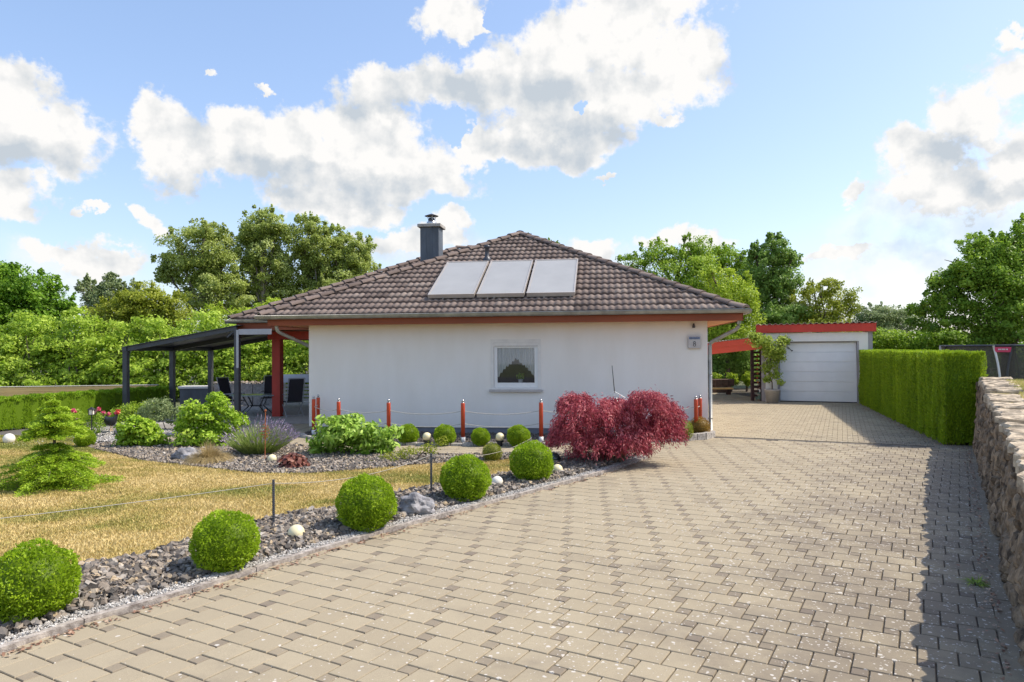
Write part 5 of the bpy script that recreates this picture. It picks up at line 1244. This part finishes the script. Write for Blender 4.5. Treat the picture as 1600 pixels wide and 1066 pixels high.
# ================================================================ pergola
def pergola():
    A=Vector((D(197,600,19.93).x,19.93,0)); hd=Vector((math.cos(rad(7.5)),-math.sin(rad(7.5)),0)); vd=Vector((math.sin(rad(7.5)),math.cos(rad(7.5)),0))
    t=thing('pergola',A,'anthracite metal patio roof on slim posts at the left of the house','pergola',rz=-rad(7.5))
    Wd=3.32; Ln=4.3; z0,z1=1.93,2.49; w=.065
    for (x,y,h) in((0,0,z0),(0,Ln/2,z0),(0,Ln,z0),(Wd,0,z1)):
        mb=MB(); mb.box(x-w,x+w,y-w,y+w,0,h); 
        po=mb.build('post',M['anth'],t)
        if x>0: MB().box(x+.0,x+w+.004,y-w-.004,y-w-.001,1.45,h).build('cover_strip',M['anthlight'],po)
    sl=(z1-z0)/Wd; a=math.atan(sl)
    mb=MB(); mb.box(-w,w,-w-.02,Ln+w+.02,z0+.001,z0+.11); mb.build('gutter_beam',M['anth'],t)
    for y in(-.05,Ln/2-.03,Ln-.02):
        Ms=Matrix.Translation((0,y,z0+.02))@Matrix.Rotation(-a,4,'Y'); MB().box(w,math.hypot(Wd,z1-z0)+.0,0,.07,-.03,.085,Ms).build('rafter',M['anth'],t)
    mb=MB(); Ms=Matrix.Translation((0,0,z0+.08))@Matrix.Rotation(-a,4,'Y'); mb.box(-.02,math.hypot(Wd,z1-z0)+.08,-.10,Ln+.10,.028,.045,Ms); mb.build('roof_sheet',M['anth'],t)
    mb=MB(); mb.box(Wd+w,Wd+1.0,-.06,-.0,z1-.13,z1+.02); mb.box(Wd-w,Wd+w,.07,Ln,z1-.12,z1-.02); mb.build('wall_beam',M['anthlight'],t)
    mb=MB(); Mb=Matrix.Translation((Wd-.30,0,z1-.20))@Matrix.Rotation(-rad(38),4,'Y'); mb.box(0,.3,-.02,.02,-.02,.02,Mb); mb.build('brace',M['anth'],t)
    return t
pergola()
# terrace furniture
def chair(loc,rz,label):
    t=thing('garden_chair',loc,label,'chair','high back mesh chairs on the terrace',rz)
    Mt=Matrix.Translation((0,.20,.42))@Matrix.Rotation(-rad(16),4,'X')
    MB().box(-.22,.22,-.22,.22,.41,.435).build('seat',M['mesh'],t)
    MB().box(-.21,.21,-.01,.01,.03,.70,Mt).build('backrest',M['mesh'],t)
    mb=MB()
    for s_ in(-1,1):
        mb.tube([tuple(Mt@Vector((s_*.235,0,.72))),tuple(Mt@Vector((s_*.235,0,0))),(s_*.235,-.20,0)],.014,6)
        mb.tube([(s_*.25,-.22,.42),(s_*.25,.26,0)],.013,6); mb.tube([(s_*.235,-.22,.64),(s_*.235,.24,.62)],.018,6); mb.tube([(s_*.24,-.20,.42),(s_*.24,-.20,.63)],.012,6)
    mb.tube([tuple(Mt@Vector((-.235,0,.72))),tuple(Mt@Vector((.235,0,.72)))],.014,6); mb.tube([(-.24,.22,.04),(.24,.22,.04)],.012,6)
    mb.build('frame',M['anthlight'],t); return t
chair((D(457,600,20.8).x,20.8,0),rad(215),'dark mesh high back chair right of the red terrace post')
chair((D(421,600,22.6).x,22.6,0),rad(8),'dark mesh high back chair behind the patio table, left of the red post')
chair((D(364,600,21.4).x,21.4,0),rad(70),'dark mesh high back chair at the left end of the patio table')
c=D(400,620,20.9); t=thing('patio_table',(c.x,c.y,0),'oval grey topped patio table beside the red terrace post','table')
mb=MB(); n=28; mb.prism([(.78*math.cos(2*PI*k/n),.45*math.sin(2*PI*k/n)) for k in range(n)],.60,.63); mb.build('tabletop',mat('table_glass',(.22,.27,.30),.2,.1,4),t)
for sx_ in(-1,1):
    for sy_ in(-1,1): MB().tube([(sx_*.32,sy_*.2,.60),(sx_*.16,sy_*.16,.3),(sx_*.45,sy_*.28,0)],.02,6).build('leg',M['black'],t)
MB().tube([(-.16,0,.3),(.16,0,.3)],.02,6).build('stretcher',M['black'],t)
# gabion wall
gx=D(385,600,25).x; t=thing('gabion_wall',(gx,25,0),'grey stone filled gabion wall at the back of the terrace','wall')
mb=MB()
for k in range(5): mb.box(-1.15+k*.46,-1.15+k*.46+.44,0,.5,0,.78,bev=.02)
mb.build('block',mat('pale_stone_block',(.38,.37,.38),.95,.35,14,1,30),t)
nst=260; tmp=stones('stone_fill',[(gx-1.2,24.95),(gx+1.25,24.95),(gx+1.25,25.5),(gx-1.2,25.5)],nst,.06,.14,M['stone'],.78,tlo=.4,thi=1,label='loose stones')
tmp.parent=t; tmp.location=(-gx,-25,0)
for k_ in('kind','label'):
    if k_ in tmp: del tmp[k_]
mb=MB(); mb.box(-2.2,-1.2,-.3,.2,0,.62); mb.build('side_block',M['slate'],t); MB().box(-2.25,-1.2,-.34,.22,.622,.70).build('coping',M['offwhite'],t)
# white cold frame
cx_=D(458,600,24).x; t=thing('cold_frame',(cx_,24,0),'white slatted box with pitched white lid behind the red terrace post','planter')
mb=MB()
for k in range(6): mb.box(-.55,.6,-.02,.0,.1+k*.12,.18+k*.12)
for xx in(-.55,.56): mb.box(xx,xx+.04,-.018,.8,0,.85)
mb.build('slats',M['white'],t)
mb=MB(); mb.add([(-.62,-.08,.84),(.7,-.08,.84),(.7,.45,1.10),(-.62,.45,1.10),(-.62,.9,.84),(.7,.9,.84)],[(0,1,2,3),(3,2,5,4),(0,3,4),(1,5,2)]); mb.build('lid',M['white'],t)
# ================================================================ trampoline
def tramp():
    cx0,cy0=D(1583,560,25.5).x,25.5
    t=thing('trampoline',(cx0,cy0,-.35),'round trampoline with dark safety net and curved poles beyond the raised lawn','trampoline'); R=2.28; B=-.35
    z0=.85; z1=CAMH-B+.03
    mb=MB(); mb.tube([(R*math.cos(a),R*math.sin(a),z0) for a in np.linspace(0,2*PI,49)],.04,8,cap=False); mb.build('frame',M['steel'],t,True)
    mb=MB(); n=40; mb.prism([((R-.05)*math.cos(2*PI*k/n),(R-.05)*math.sin(2*PI*k/n)) for k in range(n)],z0-.01,z0+.005); mb.build('jumping_mat',M['mesh'],t)
    nm=bpy.data.materials.new('safety_net'); nm.use_nodes=True; nt=nm.node_tree; b=nt.nodes['Principled BSDF']; b.inputs['Base Color'].default_value=(.10,.09,.07,1); b.inputs['Roughness'].default_value=.9
    nz=N(nt,'ShaderNodeTexNoise'); nz.inputs['Scale'].default_value=2; tr=N(nt,'ShaderNodeBsdfTransparent'); mx=N(nt,'ShaderNodeMixShader'); mx.inputs[0].default_value=.26
    nt.links.new(b.outputs[0],mx.inputs[1]); nt.links.new(tr.outputs[0],mx.inputs[2]); nt.links.new(mx.outputs[0],nt.nodes['Material Output'].inputs[0])
    mb=MB(); V=[]; n=64
    for k in range(n):
        a=2*PI*k/n
        for z,r in((z0,R-.12),((z0+z1)/2,R-.14),(z1-.02,R-.06)): V.append((r*math.cos(a),r*math.sin(a),z))
    mb.add(V,[(k*3+q_,((k+1)%n)*3+q_,((k+1)%n)*3+q_+1,k*3+q_+1) for k in range(n) for q_ in(0,1)]); mb.build('safety_net',nm,t,True)
    mb=MB(); mb.tube([((R-.04)*math.cos(a),(R-.04)*math.sin(a),z1) for a in np.linspace(0,2*PI,49)],.035,8,cap=False); mb.build('top_ring',M['anth'],t,True)
    for k in range(6):
        a0=-rad(132)+k*PI/3
        for s_ in(-1,1):
            P=[]
            for u in np.linspace(0,1,9):
                da=(.035+.085*u**2)*s_; r=R+.03-.02*u; P.append((r*math.cos(a0+da),r*math.sin(a0+da),z0-.1+(z1-z0+.1)*u))
            MB().tube(P,.036,6).build('pole',M['white'] if s_<0 else M['anth'],t,True)
        MB().tube([(R*math.cos(a0-.06),R*math.sin(a0-.06),z0),(R*math.cos(a0-.06),R*math.sin(a0-.06),0),(R*math.cos(a0+.1),R*math.sin(a0+.1),0),(R*math.cos(a0+.1),R*math.sin(a0+.1),z0)],.022,6).build('leg',M['steel'],t)
    # printed pink badge panel
    V=[]
    for k in range(9):
        a=-rad(132)-.10+.20*k/8
        for z in(z1-.22,z1-.05): V.append(((R+.04)*math.cos(a),(R+.04)*math.sin(a),z))
    mb=MB(); mb.add(V,[(2*k,2*k+2,2*k+3,2*k+1) for k in range(8)]); mb.build('badge',M['pink'],t)
    mb=MB()
    for k,wl in enumerate((.05,.04,.05,.035,.05)):
        a=-rad(132)-.055+.024*k; Mb=Matrix.Translation(((R+.055)*math.cos(a),(R+.055)*math.sin(a),z1-.15))@Matrix.Rotation(a+PI/2,4,'Z'); mb.box(0,wl*.8,-.003,0,0,.045,Mb)
    mb.build('badge_lettering',M['white'],t)
tramp()
# ================================================================ planter, climber and gnome at the garage
pg=G(1207,629.5); t=thing('plant_pot',(pg.x,pg.y,0),'round grey tub in front of the garage corner','pot')
MB().lathe([(.19,0),(.25,.42),(.27,.43),(.27,.47),(.24,.47),(.23,.40),(.02,.39)],24).build('tub',M['pot'],t,True)
MB().lathe([(.23,.40),(.01,.415)],20).build('soil',M['soil'],t)
Y=pg.y; lob=px_lobes(Y,[(1190,535,22,14),(1212,545,18,18),(1225,532,12,8),(1205,565,12,16),(1212,582,9,14),(1200,592,8,8),(1180,525,14,7),(1219,598,8,5),(1200,550,14,12),(1197,575,10,10),(1215,555,14,12)],(pg.x,pg.y),.6)
plant('climbing_plant',(pg.x,pg.y,.40),[(l[0],l[1],l[2]-.40,*l[3:]) for l in lob],4200,.10,.045,'bamboo','tall airy yellow-green plant growing from the tub beside the garage door','plant',.022,.3,trunk='stem',crown='foliage',seed=71,subr=.5,fill=.5,top=.2)
pr_=thing('white_plank',(pg.x+.03,pg.y+.32,0),'white vertical boards leaning on the garage pier behind the tub','board',rz=GANG)
for dx in(-.14,.05): MB().box(dx,dx+.12,.02,.04,0,1.35).build('board',M['white'],pr_)
# dark scroll ornament on the door
g=GP; 
mb=MB(); Mg=Matrix.Translation((GP.x,GP.y,0))@Matrix.Rotation(GANG,4,'Z')
P=[(.20,.17,1.93),(.27,.17,1.90),(.33,.17,1.84),(.40,.17,1.79)]
mb.tube([tuple(Mg@Vector(p)) for p in P],.008,5)
for (x,z) in((.20,1.95),(.27,1.88),(.38,1.80)): mb.tube([tuple(Mg@Vector((x+.03*math.cos(a),.17,z+.02*math.sin(a)))) for a in np.linspace(0,5,9)],.007,5)
tag(mb.build('lizard_ornament',M['black']),'small dark wrought ornament on the upper left of the garage door','ornament')
# gnome
gn=G(1187,626); t=thing('garden_gnome',(gn.x,gn.y,0),'small pale garden gnome with pointed hat beside the dark carport post','figurine')
MB().lathe([(.10,0),(.13,.05),(.145,.16),(.12,.28),(.09,.34),(.05,.36)],18).build('body',mat('green_coat',(.16,.24,.20),.8,.3,20),t,True)
mb=MB()
for s_ in(-1,1): mb.sphere((s_*.06,-.07,.03),.05,12,8,sq=(1,1.4,.8))
mb.build('boots',mat('boots',(.22,.17,.13),.8),t,True)
mb=MB()
for s_ in(-1,1): mb.tube([(s_*.11,0,.31),(s_*.15,-.05,.22),(s_*.05,-.13,.22)],[.04,.038,.03],8)
mb.build('arms',mat('cream_sleeve',(.50,.44,.34),.8),t,True)
mb=MB(); mb.sphere((0,-.01,.41),.085,18,12); mb.sphere((0,-.095,.41),.018,8,6)
mb.build('head',mat('gnome_skin',(.55,.38,.28),.7),t,True)
MB().lathe([(.03,-.12),(.07,-.04),(.075,.02),(.04,.03)],12,(0,-.06,.38)).build('beard',M['white'],t,True)
MB().lathe([(.115,.44),(.11,.47),(.07,.55),(.035,.62),(.005,.68)],16).build('hat',mat('hat_brown',(.30,.22,.18),.8,.2,15),t,True)
mb=MB()
for s_ in(-1,1): mb.sphere((s_*.03,-.083,.43),.009,8,5)
mb.build('eyes',M['black'],t)

# ================================================================ fallen leaves and a weed
def litter():
    rg=np.random.default_rng(21); n=900; u=rg.random(n); P=np.column_stack([8.33+u*3.39-rg.gamma(1.5,.10,n)-.02,13.7+u*10.2,np.full(n,.008)+rg.random(n)*.01])
    m=500; y=rg.uniform(3,13.3,m); P2=np.column_stack([wallx(y)-.12-rg.gamma(1.2,.05,m),y,np.full(m,.018)+rg.random(m)*.01]); P=np.concatenate([P,P2])
    P3=[]
    for a,b in zip(KERB[:-1],KERB[1:]):
        k=60; t=rg.random(k)[:,None]; q=np.array(a)+(np.array(b)-np.array(a))*t; P3.append(np.column_stack([q+np.array([.03,-.03])+np.abs(rg.normal(0,.035,(k,1)))*np.array([1,-1]),np.full(k,.008)]))
    P=np.concatenate([P]+P3)
    V,F=leafgeo(P,np.tile((0,0,1.),(len(P),1)),.035,.02,.25)
    tag(npmesh('leaf_litter',V,F,rg.random(len(P)),tintmat('dry_leaves',[(.12,.06,.04),(.30,.17,.11),(.45,.33,.24)])),'scattered dry brown leaves along the hedge foot, the wall kerb and the driveway edge',None,None,'stuff')
litter()
w=G(1524,912); tuft('weed',1524,912,60,(.06,.13),.012,'fresh','small green weed growing in the kerb joint beside the stone wall',1.4,9)
bpy.data.objects['weed']['category']='weed'
